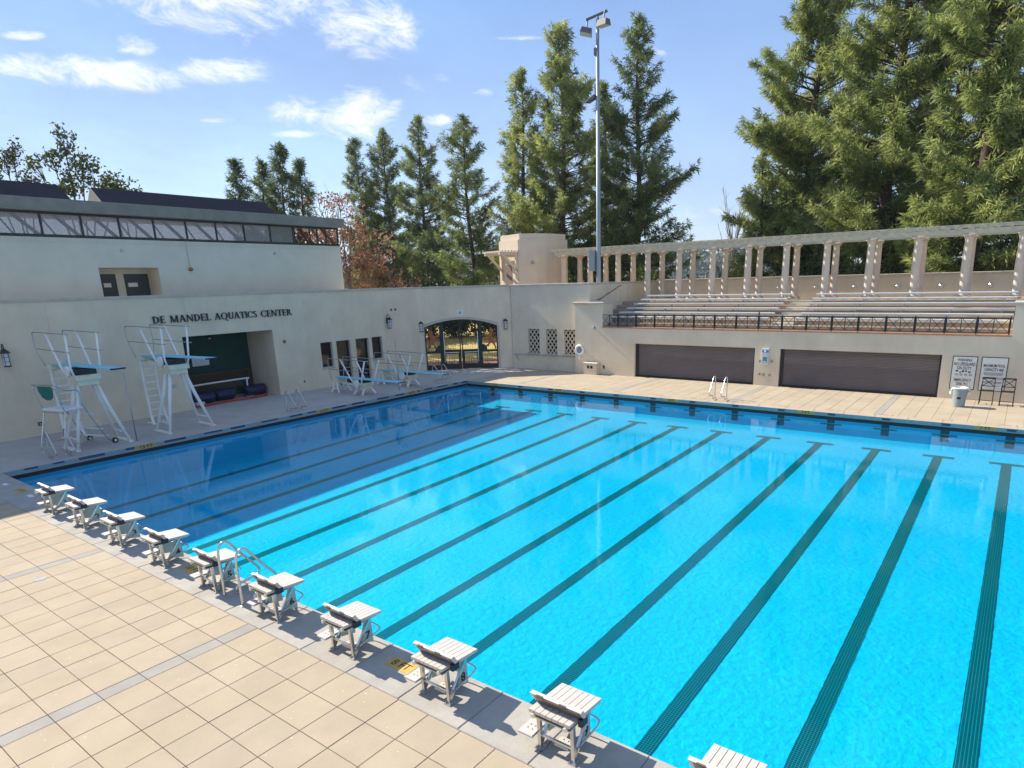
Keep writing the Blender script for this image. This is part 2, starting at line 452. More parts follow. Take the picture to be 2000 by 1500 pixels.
# ------------------------------------------------------------------ mesh helpers
class MB:
    """collects shapes, builds ONE mesh object"""

    def __init__(self):
        self.v, self.f, self.mi = [], [], []

    def add(self, vs, fs, mi=0):
        o = len(self.v)
        self.v += [tuple(p) for p in vs]
        self.f += [tuple(i + o for i in q) for q in fs]
        self.mi += [mi] * len(fs)
        return self

    def box(self, x0, x1, y0, y1, z0, z1, mi=0):
        vs = [(x0, y0, z0), (x1, y0, z0), (x1, y1, z0), (x0, y1, z0), (x0, y0, z1), (x1, y0, z1), (x1, y1, z1), (x0, y1, z1)]
        return self.add(vs, [(0, 3, 2, 1), (4, 5, 6, 7), (0, 1, 5, 4), (1, 2, 6, 5), (2, 3, 7, 6), (3, 0, 4, 7)], mi)

    def bevbox(self, x0, x1, y0, y1, z0, z1, b, mi=0):
        """box whose upper edges are chamfered"""
        vs = [(x0, y0, z0), (x1, y0, z0), (x1, y1, z0), (x0, y1, z0), (x0, y0, z1 - b), (x1, y0, z1 - b), (x1, y1, z1 - b), (x0, y1, z1 - b),
              (x0 + b, y0 + b, z1), (x1 - b, y0 + b, z1), (x1 - b, y1 - b, z1), (x0 + b, y1 - b, z1)]
        return self.add(vs, [(0, 3, 2, 1), (0, 1, 5, 4), (1, 2, 6, 5), (2, 3, 7, 6), (3, 0, 4, 7), (8, 9, 10, 11), (4, 5, 9, 8), (5, 6, 10, 9), (6, 7, 11, 10), (7, 4, 8, 11)], mi)

    def bar(self, a, b, w, h, up=(0, 0, 1), mi=0):
        """rectangular bar from a to b, w across, h along up"""
        a, b = Vector(a), Vector(b)
        d = (b - a).normalized()
        up = Vector(up)
        s = d.cross(up)
        if s.length < 1e-5:
            s = d.cross(Vector((1, 0, 0)))
        s.normalize()
        u = s.cross(d).normalized()
        vs = []
        for p in (a, b):
            for i, j in ((-1, -1), (1, -1), (1, 1), (-1, 1)):
                vs.append(p + s * (i * w / 2) + u * (j * h / 2))
        return self.add(vs, [(3, 2, 1, 0), (4, 5, 6, 7), (0, 1, 5, 4), (1, 2, 6, 5), (2, 3, 7, 6), (3, 0, 4, 7)], mi)

    def tube(self, pts, r, n=8, mi=0):
        pts = [Vector(p) for p in pts]
        rs = r if isinstance(r, (list, tuple)) else [r] * len(pts)
        vs, fs = [], []
        prev = None
        for i, p in enumerate(pts):
            if i == 0:
                d = pts[1] - p
            elif i == len(pts) - 1:
                d = p - pts[i - 1]
            else:
                d = (pts[i + 1] - p).normalized() + (p - pts[i - 1]).normalized()
            d.normalize()
            if prev is None:
                a = Vector((0, 0, 1)) if abs(d.z) < 0.9 else Vector((1, 0, 0))
                u = d.cross(a).normalized()
            else:
                u = (prev - d * prev.dot(d)).normalized()
            prev = u
            w = d.cross(u)
            for k in range(n):
                t = 2 * math.pi * k / n
                vs.append(p + (u * math.cos(t) + w * math.sin(t)) * rs[i])
        for i in range(len(pts) - 1):
            for k in range(n):
                k2 = (k + 1) % n
                fs.append((i * n + k, i * n + k2, (i + 1) * n + k2, (i + 1) * n + k))
        fs.append(tuple(range(n - 1, -1, -1)))
        fs.append(tuple((len(pts) - 1) * n + k for k in range(n)))
        return self.add(vs, fs, mi)

    def lathe(self, prof, c=(0, 0, 0), n=20, mi=0):
        """profile of (radius, z) turned about the vertical through c"""
        vs, fs = [], []
        for r, z in prof:
            for k in range(n):
                t = 2 * math.pi * k / n
                vs.append((c[0] + r * math.cos(t), c[1] + r * math.sin(t), c[2] + z))
        for i in range(len(prof) - 1):
            for k in range(n):
                k2 = (k + 1) % n
                fs.append((i * n + k, i * n + k2, (i + 1) * n + k2, (i + 1) * n + k))
        fs.append(tuple(range(n - 1, -1, -1)))
        fs.append(tuple((len(prof) - 1) * n + k for k in range(n)))
        return self.add(vs, fs, mi)

    def prism(self, poly, a, b, mi=0):
        """flat outline poly (2D) placed by the functions' frame: a(p) front point, b(p) back point"""
        n = len(poly)
        vs = [a(p) for p in poly] + [b(p) for p in poly]
        fs = [tuple(range(n)), tuple(range(2 * n - 1, n - 1, -1))]
        for i in range(n):
            j = (i + 1) % n
            fs.append((i, i + n, j + n, j))
        return self.add(vs, fs, mi)

    def build(self, name, mat, parent=None, smooth=False, loc=None):
        me = bpy.data.meshes.new(name)
        me.from_pydata(self.v, [], self.f)
        for m in (mat if isinstance(mat, (list, tuple)) else [mat]):
            me.materials.append(MT[m] if isinstance(m, str) else m)
        if any(self.mi):
            me.polygons.foreach_set('material_index', self.mi)
        if smooth:
            me.polygons.foreach_set('use_smooth', [True] * len(self.f))
        me.update()
        o = bpy.data.objects.new(name, me)
        col.objects.link(o)
        if parent is not None:
            o.parent = parent
        if loc is not None:
            o.location = loc
        return o


def tag(o, label=None, cat=None, group=None, kind=None):
    for k, v in (('label', label), ('category', cat), ('group', group), ('kind', kind)):
        if v:
            o[k] = v
    return o


def thing(name, label, cat, loc=(0, 0, 0), rz=0.0, group=None):
    o = bpy.data.objects.new(name, None)
    o.empty_display_size = 0.2
    col.objects.link(o)
    o.location = loc
    o.rotation_euler = (0, 0, rz)
    return tag(o, label, cat, group)


def copy_tree(o, parent=None):
    c = o.copy()
    col.objects.link(c)
    c.parent = parent
    for ch in list(o.children):
        copy_tree(ch, c)
    return c


def share(o, name, parent, loc, rz=0.0):
    """another object on the same mesh"""
    c = bpy.data.objects.new(name, o.data)
    col.objects.link(c)
    c.parent = parent
    c.location = loc
    c.rotation_euler = (0, 0, rz)
    return c


def bez(pts, n=6):
    """rounded polyline (Catmull-Rom)"""
    pts = [Vector(p) for p in pts]
    out = []
    for i in range(len(pts) - 1):
        p0, p1, p2, p3 = pts[max(i - 1, 0)], pts[i], pts[i + 1], pts[min(i + 2, len(pts) - 1)]
        for k in range(n):
            t = k / n
            out.append(0.5 * ((2 * p1) + (p2 - p0) * t + (2 * p0 - 5 * p1 + 4 * p2 - p3) * t * t + (3 * p1 - p0 - 3 * p2 + p3) * t ** 3))
    out.append(pts[-1])
    return out


def text_obj(s, size, depth, mat, name, parent, M4, sx=1.0, bold=0.0):
    cu = bpy.data.curves.new('lettering', 'FONT')
    cu.body = s
    cu.size = size
    cu.extrude = depth
    cu.offset = bold
    cu.align_x = 'CENTER'
    cu.align_y = 'CENTER'
    cu.resolution_u = 3
    t = bpy.data.objects.new('lettering', cu)
    col.objects.link(t)
    dg = bpy.context.evaluated_depsgraph_get()
    me = bpy.data.meshes.new_from_object(t.evaluated_get(dg))
    bpy.data.objects.remove(t)
    bpy.data.curves.remove(cu)
    me.transform(Matrix.Diagonal((sx, 1, 1, 1)))
    me.transform(M4)
    me.materials.clear()
    me.materials.append(MT[mat])
    o = bpy.data.objects.new(name, me)
    col.objects.link(o)
    o.parent = parent
    return o


def frame4(origin, right, up):
    r, u = Vector(right).normalized(), Vector(up).normalized()
    n = r.cross(u)
    M4 = Matrix(((r.x, u.x, n.x, origin[0]), (r.y, u.y, n.y, origin[1]), (r.z, u.z, n.z, origin[2]), (0, 0, 0, 1)))
    return M4


def panel_cells(u0, u1, z0, z1, holes):
    """rectangles that fill a wall face around its openings (holes: u0,u1,z0,z1)"""
    us = sorted({u0, u1, *[h[0] for h in holes], *[h[1] for h in holes]})
    out = []
    for a, b in zip(us, us[1:]):
        m = (a + b) / 2
        hs = sorted([(h[2], h[3]) for h in holes if h[0] < m < h[1]])
        z = z0
        for c, d in hs:
            if c > z:
                out.append((a, b, z, c))
            z = d
        if z < z1:
            out.append((a, b, z, z1))
    return out


# ================================================================== THE SETTING
# ground sheet out to the horizon, with a hole where the pool enclosure stands
g = MB()
B = 3000.0
xs, ys = (-B, -6.3, 44.0, B), (-B, -20.0, 28.4, B)
for i in range(3):
    for j in range(3):
        if i == 1 and j == 1:
            continue
        g.add([(xs[i], ys[j], -0.05), (xs[i + 1], ys[j], -0.05), (xs[i + 1], ys[j + 1], -0.05), (xs[i], ys[j + 1], -0.05)], [(0, 1, 2, 3)])
tag(g.build('ground', 'earth'), kind='structure')

# lawn that rises beyond the gate
GA, GB = Vector((-6.0, 25.15, 0)), Vector((-1.3, 29.35, 0))      # foot of the gate wall
GU = (GB - GA).normalized()
GN = Vector((-GU.y, GU.x, 0))                                   # outwards
GC = (GA + GB) / 2
lw = MB()
prof = [(0.6, 0.0), (5, 0.03), (9, 0.22), (18, 0.9), (28, 1.9), (40, 2.6), (60, 3.0)]
for (d0, z0), (d1, z1) in zip(prof, prof[1:]):
    for k in range(-4, 4):
        s0, s1 = k * 5.0, (k + 1) * 5.0
        q = [GC + GN * d0 + GU * s0 + Vector((0, 0, z0)), GC + GN * d0 + GU * s1 + Vector((0, 0, z0)), GC + GN * d1 + GU * s1 + Vector((0, 0, z1)), GC + GN * d1 + GU * s0 + Vector((0, 0, z1))]
        lw.add(q, [(0, 1, 2, 3)], 0 if d0 > 4 else 1)
tag(lw.build('lawn', ['lawn', 'brick_path']), kind='structure')

# far hills
rng = np.random.default_rng(3)
hv, hf = [], []
nx, ny = 150, 26
hx = np.linspace(-1900, 700, nx)
hy = np.linspace(520, 1500, ny)
ph = rng.uniform(0, 6.28, 12)
for j, y in enumerate(hy):
    for i, x in enumerate(hx):
        t = (j / (ny - 1))
        ridge = 40 * math.exp(-((x + 620) / 230.0) ** 2) + 20 * math.exp(-((x + 300) / 60.0) ** 2) + 30 * math.exp(-((x + 1100) / 300.0) ** 2) + 6
        h = ridge * math.sin(min(1, t * 2.2) * math.pi / 2)
        h += (4 * math.sin(x * 0.021 + ph[0] + y * 0.01) + 3 * math.sin(x * 0.047 + ph[1]) + 2.5 * math.sin(y * 0.06 + x * 0.08 + ph[2])) * min(1, t * 4)
        h += rng.uniform(-2.2, 3.2) * min(1, t * 5)
        hv.append((x, y, h - 4 * (1 - min(1, t * 6))))
for j in range(ny - 1):
    for i in range(nx - 1):
        a = j * nx + i
        hf.append((a, a + 1, a + nx + 1, a + nx))
hb = MB()
hb.add(hv, hf)
tag(hb.build('hills', 'hill', smooth=False), kind='structure')

# ------------------------------------------------------------------ decks
EDGE_Y, FAR_Y, EDGE_X, POOL_X = -0.20, 22.90, 0.0, 36.0
WZ = -0.30                                                       # water level

near = MB().box(-6.0, 40.0, -12.0, EDGE_Y - 0.02, -0.40, -0.030).build('near_deck', 'joint')
tag(near, kind='structure')
T = 0.61


def columns_of(x_strip, lo, hi):
    """paver columns and grey strips, repeating every ten pavers"""
    out = []
    x = x_strip
    while x > lo:
        x -= 10 * T + 0.29
    while x < hi:
        out.append((x, x + 0.29, True))
        x += 0.29
        for _ in range(10):
            out.append((x, x + T, False))
            x += T
    return [c for c in out if c[1] > lo and c[0] < hi]


def seen_near(x, y, m):
    return y > -1.9 - (x - 6) * 0.26 - m and y > -5.0 + (x - 18) * 0.74 - m


def lay(parent, cells, mat, name, limit, mesh_cache={}):
    """cells: x0,x1,y0,y1, nearest to the eye first; each a piece of its own, those past the limit joined"""
    gp = 0.0038
    for i, (x0, x1, y0, y1) in enumerate(cells[:limit]):
        w, h = round(x1 - x0, 3), round(y1 - y0, 3)
        k = (name, w, h)
        if k not in mesh_cache:
            b = MB().bevbox(-w / 2 + gp, w / 2 - gp, -h / 2 + gp, h / 2 - gp, -0.035, 0.0, 0.005)
            o = b.build(name, mat, parent)
            mesh_cache[k] = o
        else:
            o = bpy.data.objects.new(name, mesh_cache[k].data)
            col.objects.link(o)
            o.parent = parent
        o.location = ((x0 + x1) / 2, (y0 + y1) / 2, random.uniform(-0.002, 0.0015))
    if len(cells) > limit:
        b = MB()
        for x0, x1, y0, y1 in cells[limit:]:
            b.bevbox(x0 + gp, x1 - gp, y0 + gp, y1 - gp, -0.035, 0.0, 0.005)
        tag(b.build(name + '_field', mat, parent), kind='stuff')


tan, grey = [], []
for x0, x1, strip in columns_of(16.78, -6.0, 40.0):
    for k in range(17):
        y1 = -1.18 - k * T
        y0 = y1 - T
        (grey if strip else tan).append((x0, x1, y0, y1))


def rank(c):
    x, y = (c[0] + c[1]) / 2, (c[2] + c[3]) / 2
    far = math.hypot(x - 27.3, y + 6.5)
    if x < -5.5 or x > 39.5:
        return 900 + far
    return far if seen_near(x, y, 0.45) else 500 + far


tan.sort(key=rank)
grey.sort(key=rank)
lay(near, tan, 'paver', 'paver', 290)
lay(near, grey, 'paver_grey', 'strip_paver', 60)
# concrete coping along the starting end, one slab per bay
for k in range(-1, 33):
    x0 = 20.705 - 1.187 * 17 + 1.187 * k
    if x0 > 39 or x0 < -0.9:
        continue
    MB().bevbox(-0.5895, 0.5895, -0.486, 0.496, -0.16, 0.004, 0.012).build('coping_slab', 'coping', near, loc=(x0 + 0.5935, -0.69, 0.0))

left = MB().box(-6.05, EDGE_X - 0.02, EDGE_Y - 0.02, 26.2, -0.4, -0.002).build('left_deck', 'concrete')
tag(left, kind='structure')
for k in range(19):
    y0 = -0.19 + k * 1.22
    MB().bevbox(-0.35, -0.001, 0.003, 1.217, -0.16, 0.022, 0.012).build('coping_slab', 'concrete', left, loc=(0, y0, 0))
far = MB().box(EDGE_X - 6.0, 44.0, FAR_Y + 0.02, 29.4, -0.4, -0.030).build('far_deck', 'joint')
tag(far, kind='structure')
ft, fg = [], []
for x0, x1, strip in columns_of(22.72, 0.0, 40.0):
    for k in range(4):
        y0 = 23.40 + k * 1.375
        (fg if strip else ft).append((x0, x1, y0, y0 + 1.375))
fr = lambda c: abs((c[0] + c[1]) / 2 - 16) + (c[2] > 40)
ft.sort(key=fr)
fg.sort(key=fr)
lay(far, ft, 'paver', 'paver', 200)
lay(far, fg, 'paver_grey', 'strip_paver', 40)
MB().box(-6.0, 0.0, 26.2, 29.4, -0.03, -0.004).build('corner_slab', 'concrete', far)
MB().box(-6.0, 0.0, 22.88, 26.2, -0.39, -0.006).build('corner_slab', 'concrete', far)
for k in range(30):
    x0 = -0.35 + k * 1.22
    MB().bevbox(0.003, 1.217, 0.0, 0.49, -0.16, 0.004, 0.012).build('coping_slab', 'paver', far, loc=(x0, FAR_Y + 0.002, 0))

# ------------------------------------------------------------------ pool basin and water
zn, zf = -1.62, -0.93                                            # floor at the starting end and at the far end


def floor_z(y):
    return zn + (zf - zn) * (y - EDGE_Y) / (FAR_Y - EDGE_Y)


pb = MB()
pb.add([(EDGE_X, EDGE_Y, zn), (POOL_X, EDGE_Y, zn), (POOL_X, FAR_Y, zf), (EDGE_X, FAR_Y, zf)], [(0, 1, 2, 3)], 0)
top = WZ - 0.004
pb.add([(EDGE_X, EDGE_Y, top), (EDGE_X, FAR_Y, top), (EDGE_X, FAR_Y, zf), (EDGE_X, EDGE_Y, zn)], [(0, 1, 2, 3)], 1)
pb.add([(EDGE_X, FAR_Y, top), (POOL_X, FAR_Y, top), (POOL_X, FAR_Y, zf), (EDGE_X, FAR_Y, zf)], [(0, 1, 2, 3)], 1)
pb.add([(POOL_X, FAR_Y, top), (POOL_X, EDGE_Y, top), (POOL_X, EDGE_Y, zn), (POOL_X, FAR_Y, zf)], [(0, 1, 2, 3)], 1)
pb.add([(POOL_X, EDGE_Y, top), (EDGE_X, EDGE_Y, top), (EDGE_X, EDGE_Y, zn), (POOL_X, EDGE_Y, zn)], [(0, 1, 2, 3)], 1)
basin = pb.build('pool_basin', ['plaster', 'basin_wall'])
tag(basin, kind='structure')
# gutter: tiled lip above, the slot's shade as a plain black strip below, on the sides the eye can see
MB().box(EDGE_X - 0.02, EDGE_X + 0.004, EDGE_Y, FAR_Y, -0.130, 0.018).build('gutter_lip', 'gutter_tile', basin)
MB().box(EDGE_X, POOL_X, FAR_Y - 0.006, FAR_Y + 0.02, -0.130, -0.001).build('gutter_lip', 'gutter_tile', basin)
MB().box(EDGE_X - 0.06, EDGE_X - 0.004, EDGE_Y, FAR_Y + 0.05, -0.36, -0.131).build('gutter_slot', 'gutter_black', basin)
MB().box(EDGE_X - 0.06, POOL_X, FAR_Y + 0.004, FAR_Y + 0.06, -0.36, -0.131).build('gutter_slot', 'gutter_black', basin)
MB().box(EDGE_X, POOL_X, EDGE_Y - 0.02, EDGE_Y - 0.001, -0.30, -0.005).build('gutter_lip', 'coping', basin)
LANE0, LS = 6.322 - 2 * 2.121, 2.121
for m in range(17):
    x = LANE0 + m * LS
    if x > POOL_X - 0.5:
        break
    ln = MB()

    def strip(xa, xb, ya, yb):
        za, zb = floor_z(ya) + 0.006, floor_z(yb) + 0.006
        ln.add([(xa, ya, za), (xb, ya, za), (xb, yb, zb), (xa, yb, zb)], [(0, 1, 2, 3)])

    rj = random.Random(m)
    ys_ = [1.45 + 19.65 * k / 160 for k in range(161)]
    wv = [(rj.uniform(-0.006, 0.006), rj.uniform(-0.006, 0.006)) for _ in ys_]
    for k in range(160):
        za, zb = floor_z(ys_[k]) + 0.006, floor_z(ys_[k + 1]) + 0.006
        ln.add([(x - 0.155 + wv[k][0], ys_[k], za), (x + 0.155 + wv[k][1], ys_[k], za), (x + 0.155 + wv[k + 1][1], ys_[k + 1], zb), (x - 0.155 + wv[k + 1][0], ys_[k + 1], zb)], [(0, 1, 2, 3)])
    strip(x - 0.52, x + 0.52, 21.10, 21.36)
    strip(x - 0.52, x + 0.52, 1.19, 1.45)
    ln.build('lane_line', 'lane_tile', basin)
    tg = MB()
    tg.box(x - 0.15, x + 0.15, FAR_Y - 0.010, FAR_Y - 0.002, -0.76, WZ - 0.006)
    tg.box(x - 0.44, x - 0.15, FAR_Y - 0.009, FAR_Y - 0.002, -0.53, -0.46)
    tg.box(x + 0.15, x + 0.44, FAR_Y - 0.009, FAR_Y - 0.002, -0.53, -0.46)
    tg.build('wall_target', 'lane_tile', basin)
    MB().box(x - 0.15, x + 0.15, FAR_Y - 0.010, FAR_Y - 0.006, -0.110, -0.020).build('blue_tile', 'gutter_blue', basin)
rt = random.Random(4)
y = 0.4
while y < 22.5:
    ln_ = rt.uniform(0.25, 0.9)
    MB().box(EDGE_X + 0.004, EDGE_X + 0.008, y, y + ln_, -0.050 - rt.uniform(0, 0.04), 0.012).build('blue_tile', 'gutter_blue', basin)
    y += ln_ + rt.uniform(0.15, 0.9)
for s, yy in (('13 FT', 4.35), ('11 FT', 12.55), ('10 FT', 18.35)):
    m_ = MB().box(EDGE_X + 0.008, EDGE_X + 0.014, yy - 0.42, yy + 0.42, -0.122, 0.010).build('depth_marker', 'yellow', basin)
    text_obj(s, 0.17, 0.002, 'black_ink', 'lettering', m_, frame4((EDGE_X + 0.017, yy, -0.058), (0, 1, 0), (0, 0, 1)), 1.25, 0.002)
for s, xx in (('9 FT', 2.3), ('8 FT', 6.9), ('8 FT', 13.7), ('7 FT', 20.1), ('7 FT', 26.7)):
    m_ = MB().box(xx - 0.36, xx + 0.36, FAR_Y - 0.016, FAR_Y - 0.010, -0.122, -0.010).build('depth_marker', 'yellow', basin)
    text_obj(s, 0.15, 0.002, 'black_ink', 'lettering', m_, frame4((xx, FAR_Y - 0.019, -0.066), (1, 0, 0), (0, 0, 1)), 1.3, 0.002)
for s, xx in (('13 FT', 3.06), ('10 FT', 13.53), ('8 FT', 20.10)):
    m_ = MB().box(xx - 0.27, xx + 0.27, -0.69, -0.44, 0.0045, 0.008).build('depth_marker', 'yellow', near)
    text_obj(s, 0.21, 0.001, 'black_ink', 'lettering', m_, frame4((xx, -0.565, 0.0095), (1, 0, 0), (0, 1, 0)), 1.0, 0.0)
for xx in (1.75, 3.98):
    MB().box(xx - 0.16, xx + 0.16, -0.66, -0.54, 0.0045, 0.009).build('white_marker', 'white', near)

for m in range(1, 13):
    x = LANE0 + m * LS
    MB().box(x - 0.42, x - 0.02, 23.50, 23.56, 0.0035, 0.007).build('anchor_plate', 'brick_edge', far)
    MB().lathe([(0.035, 0.004), (0.03, 0.010)], (x + 0.14, 23.52, 0), 10).build('anchor_socket', 'iron', far)
for x, y in ((15.4, -4.55), (11.2, -2.6)):
    MB().lathe([(0.13, 0.001), (0.125, 0.006), (0.10, 0.006), (0.095, 0.003)], (x, y, 0), 20).build('drain_lid', 'coping', near)

wt = MB()
wt.add([(EDGE_X - 0.05, EDGE_Y, WZ), (POOL_X, EDGE_Y, WZ), (POOL_X, FAR_Y + 0.05, WZ), (EDGE_X - 0.05, FAR_Y + 0.05, WZ)], [(0, 1, 2, 3)])
tag(wt.build('pool_water', 'water'), kind='structure')

# ================================================================== PERIMETER WALL
HW = 5.50
pw = thing('perimeter_wall', 'cream stucco pool wall with dark lettering and an arched gateway', 'wall')
WX = -6.0
holes_a = [(9.25, 14.09, -0.1, 3.61), (17.03, 17.85, 1.18, 2.64), (18.14, 19.16, -0.1, 2.64), (19.57, 20.57, -0.1, 2.65), (20.83, 21.66, 1.28, 2.65)]
b = MB()
for u0, u1, z0, z1 in panel_cells(-14.0, 24.9, -0.1, HW, holes_a):
    b.box(WX - 0.38, WX, u0, u1, z0, z1)
b.build('wall_section', 'stucco', pw)
# soft bend between the long wall and the gate wall
b = MB()
b.add([(WX, 24.9, -0.1), (-5.86, 25.28, -0.1), (-6.2, 25.6, -0.1), (WX - 0.38, 25.0, -0.1), (WX, 24.9, HW), (-5.86, 25.28, HW), (-6.2, 25.6, HW), (WX - 0.38, 25.0, HW)],
      [(0, 3, 2, 1), (4, 5, 6, 7), (0, 1, 5, 4), (1, 2, 6, 5), (2, 3, 7, 6), (3, 0, 4, 7)])
b.build('wall_section', 'stucco', pw)

# gate wall with its segmental arch: local u along GU from GA, v up
GL = (GB - GA).length
gu = lambda u, z, d=0.0: GA + GU * u + GN * d + Vector((0, 0, z))      # d outwards
UA, UB, SP, AP = 0.175, 5.17, 2.94, 3.42
ARC = []
for k in range(25):
    t = k / 24
    u = UA + (UB - UA) * t
    ARC.append((u, SP + (AP - SP) * (1 - (2 * t - 1) ** 2)))


def arch_wall():
    bm = MB()
    for (u0, z0), (u1, z1) in zip(ARC, ARC[1:]):
        for d0, d1 in ((0, 0.5),):
            vs = [gu(u0, z0, d0), gu(u1, z1, d0), gu(u1, HW, d0), gu(u0, HW, d0), gu(u0, z0, d1), gu(u1, z1, d1), gu(u1, HW, d1), gu(u0, HW, d1)]
            bm.add(vs, [(0, 1, 2, 3), (7, 6, 5, 4), (0, 4, 5, 1), (3, 2, 6, 7)])
    for u0, u1 in ((0.0, UA), (UB, GL + 0.02)):
        vs = [gu(u0, -0.1), gu(u1, -0.1), gu(u1, HW), gu(u0, HW), gu(u0, -0.1, 0.5), gu(u1, -0.1, 0.5), gu(u1, HW, 0.5), gu(u0, HW, 0.5)]
        bm.add(vs, [(0, 1, 2, 3), (7, 6, 5, 4), (0, 4, 5, 1), (3, 2, 6, 7), (0, 3, 7, 4), (1, 5, 6, 2)])
    return bm


arch_wall().build('wall_section', 'stucco', pw)
# stone surround of the arch, one stone per voussoir and jamb block
for i in range(0, 24, 2):
    seg = ARC[i:i + 3]
    bm = MB()
    out_ = [(u + (u - (UA + UB) / 2) * 0.045, z + 0.16) for u, z in seg]
    poly = seg + out_[::-1]
    bm.prism(poly, lambda p: gu(p[0], p[1], -0.035), lambda p: gu(p[0], p[1], 0.10))
    bm.build('voussoir', 'cap', pw)
for u0, u1 in ((UA - 0.13, UA - 0.003), (UB + 0.003, UB + 0.13)):
    for k in range(5):
        z0, z1 = k * 0.6, min((k + 1) * 0.6 - 0.008, SP + 0.02)
        bm = MB()
        bm.prism([(u0, z0), (u1, z0), (u1, z1), (u0, z1)], lambda p: gu(p[0], p[1], -0.033), lambda p: gu(p[0], p[1], 0.10))
        bm.build('jamb_stone', 'cap', pw)
# wall with the lattice windows and the return wall beside the stand
holes_c = [(0.06, 1.02, 1.10, 2.70), (1.54, 2.46, 1.10, 2.70), (2.99, 3.90, 1.12, 2.70)]
b = MB()
for u0, u1, z0, z1 in panel_cells(-1.30, 5.0, -0.1, HW, holes_c):
    b.box(u0, u1, 29.2, 29.55, z0, z1)
b.build('wall_section', 'stucco', pw)
MB().box(4.66, 5.0, 29.552, 38.7, -0.1, HW).build('wall_section', 'stucco', pw)
for u0, u1, z0, z1 in holes_c:
    lat = MB().box(u0 - 0.02, u1 + 0.02, 29.40, 29.46, z0 - 0.02, z1 + 0.02).build('lattice_window', 'dark_rubber', pw)
    bm = MB()
    nxl, nzl = 3, 4
    dx, dz = (u1 - u0) / nxl, (z1 - z0) / nzl
    for i in range(nxl):
        for j in range(nzl):
            xa, za = u0 + i * dx, z0 + j * dz
            bm.bar((xa, 29.30, za), (xa + dx, 29.30, za + dz), 0.055, 0.055, (0, 1, 0))
            bm.bar((xa, 29.306, za + dz), (xa + dx, 29.306, za), 0.055, 0.055, (0, 1, 0))
    bm.build('lattice', 'stucco_pale', lat)
    MB().box(u0 - 0.04, u1 + 0.04, 29.13, 29.21, z0 - 0.10, z0 - 0.003).build('sill', 'cap', lat)
# coping of the walls, in lengths
y = -14.0
while y < 24.5:
    MB().bevbox(WX - 0.42, WX + 0.035, y + 0.004, min(y + 3.04, 25.03) - 0.004, HW, HW + 0.13, 0.02).build('wall_cap', 'cap', pw)
    y += 3.04
for k in range(2):
    u0, u1 = (k * GL / 2 if k else -0.10), (k + 1) * GL / 2
    bm = MB()
    bm.prism([(u0, -0.036), (u1, -0.035), (u1, 0.54), (u0, 0.54)], lambda p: gu(p[0], HW + 0.003, p[1]), lambda p: gu(p[0], HW + 0.127, p[1]))
    bm.build('wall_cap', 'cap', pw)
for x0, x1 in ((-1.34, 1.8), (1.808, 5.03)):
    MB().bevbox(x0, x1, 29.165, 29.60, HW, HW + 0.13, 0.02).build('wall_cap', 'cap', pw)
for y0, y1 in ((29.602, 34.0), (34.008, 38.7)):
    MB().bevbox(4.60, 5.03, y0, y1, HW, HW + 0.13, 0.02).build('wall_cap', 'cap', pw)

# control joints in the stucco
for yj in (3.9, 9.6, 13.75, 16.2, 22.0):
    MB().box(WX + 0.0005, WX + 0.0022, yj, yj + 0.014, 3.72 if 9 < yj < 14.5 else 0.02, HW - 0.01).build('control_joint', 'cap', pw)

# recess behind the diving boards
b = MB()
b.box(-8.75, -8.65, 8.9, 14.4, -0.05, 3.8)
b.build('recess_back', 'green_wall', pw)
b = MB()
b.box(-8.65, -6.38, 9.10, 9.245, -0.05, 3.8)
b.box(-8.65, -6.38, 14.095, 14.24, -0.05, 3.8)
b.build('recess_side', 'stucco', pw)
MB().box(-8.65, -6.38, 9.245, 14.095, 3.615, 3.8).build('recess_ceiling', 'stucco', pw)
MB().box(-8.65, -6.05, 9.245, 14.095, -0.06, -0.004).build('recess_floor', 'concrete', pw)
# doors and windows of the office
for i, (u0, u1, z0, z1) in enumerate(holes_a[1:]):
    door = z0 < 0
    z0 = max(z0, 0.0)
    fo = MB()
    w = 0.07
    xa, xb = WX - 0.26, WX - 0.18
    fo.box(xa, xb, u0, u0 + w, z0, z1)
    fo.box(xa, xb, u1 - w, u1, z0, z1)
    fo.box(xa, xb, u0 + w, u1 - w, z1 - w, z1)
    fo.box(xa, xb, u0 + w, u1 - w, z0, z0 + (0.25 if door else w))
    if door:
        fo.box(xa, xb, u0 + w, u1 - w, 1.0, 1.09)
    o = fo.build('door' if door else 'window', 'frame_dark', pw)
    MB().box(WX - 0.235, WX - 0.225, u0 + w, u1 - w, z0 + w, z1 - w).build('pane', 'glass_dark', o)
    if door:
        MB().tube([(WX - 0.17, u1 - 0.14, 0.95), (WX - 0.11, u1 - 0.14, 0.95), (WX - 0.11, u1 - 0.14, 1.25), (WX - 0.17, u1 - 0.14, 1.25)], 0.013).build('handle', 'steel', o)
    else:
        MB().box(WX - 0.28, WX + 0.05, u0 - 0.03, u1 + 0.03, z0 - 0.11, z0 - 0.002).build('sill', 'cap', o)
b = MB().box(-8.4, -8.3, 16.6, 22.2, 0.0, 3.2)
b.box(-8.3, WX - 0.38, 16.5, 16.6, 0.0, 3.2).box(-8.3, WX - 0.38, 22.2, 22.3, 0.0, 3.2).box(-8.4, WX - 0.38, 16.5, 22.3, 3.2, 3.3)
b.build('office_interior', 'door_dark', pw)


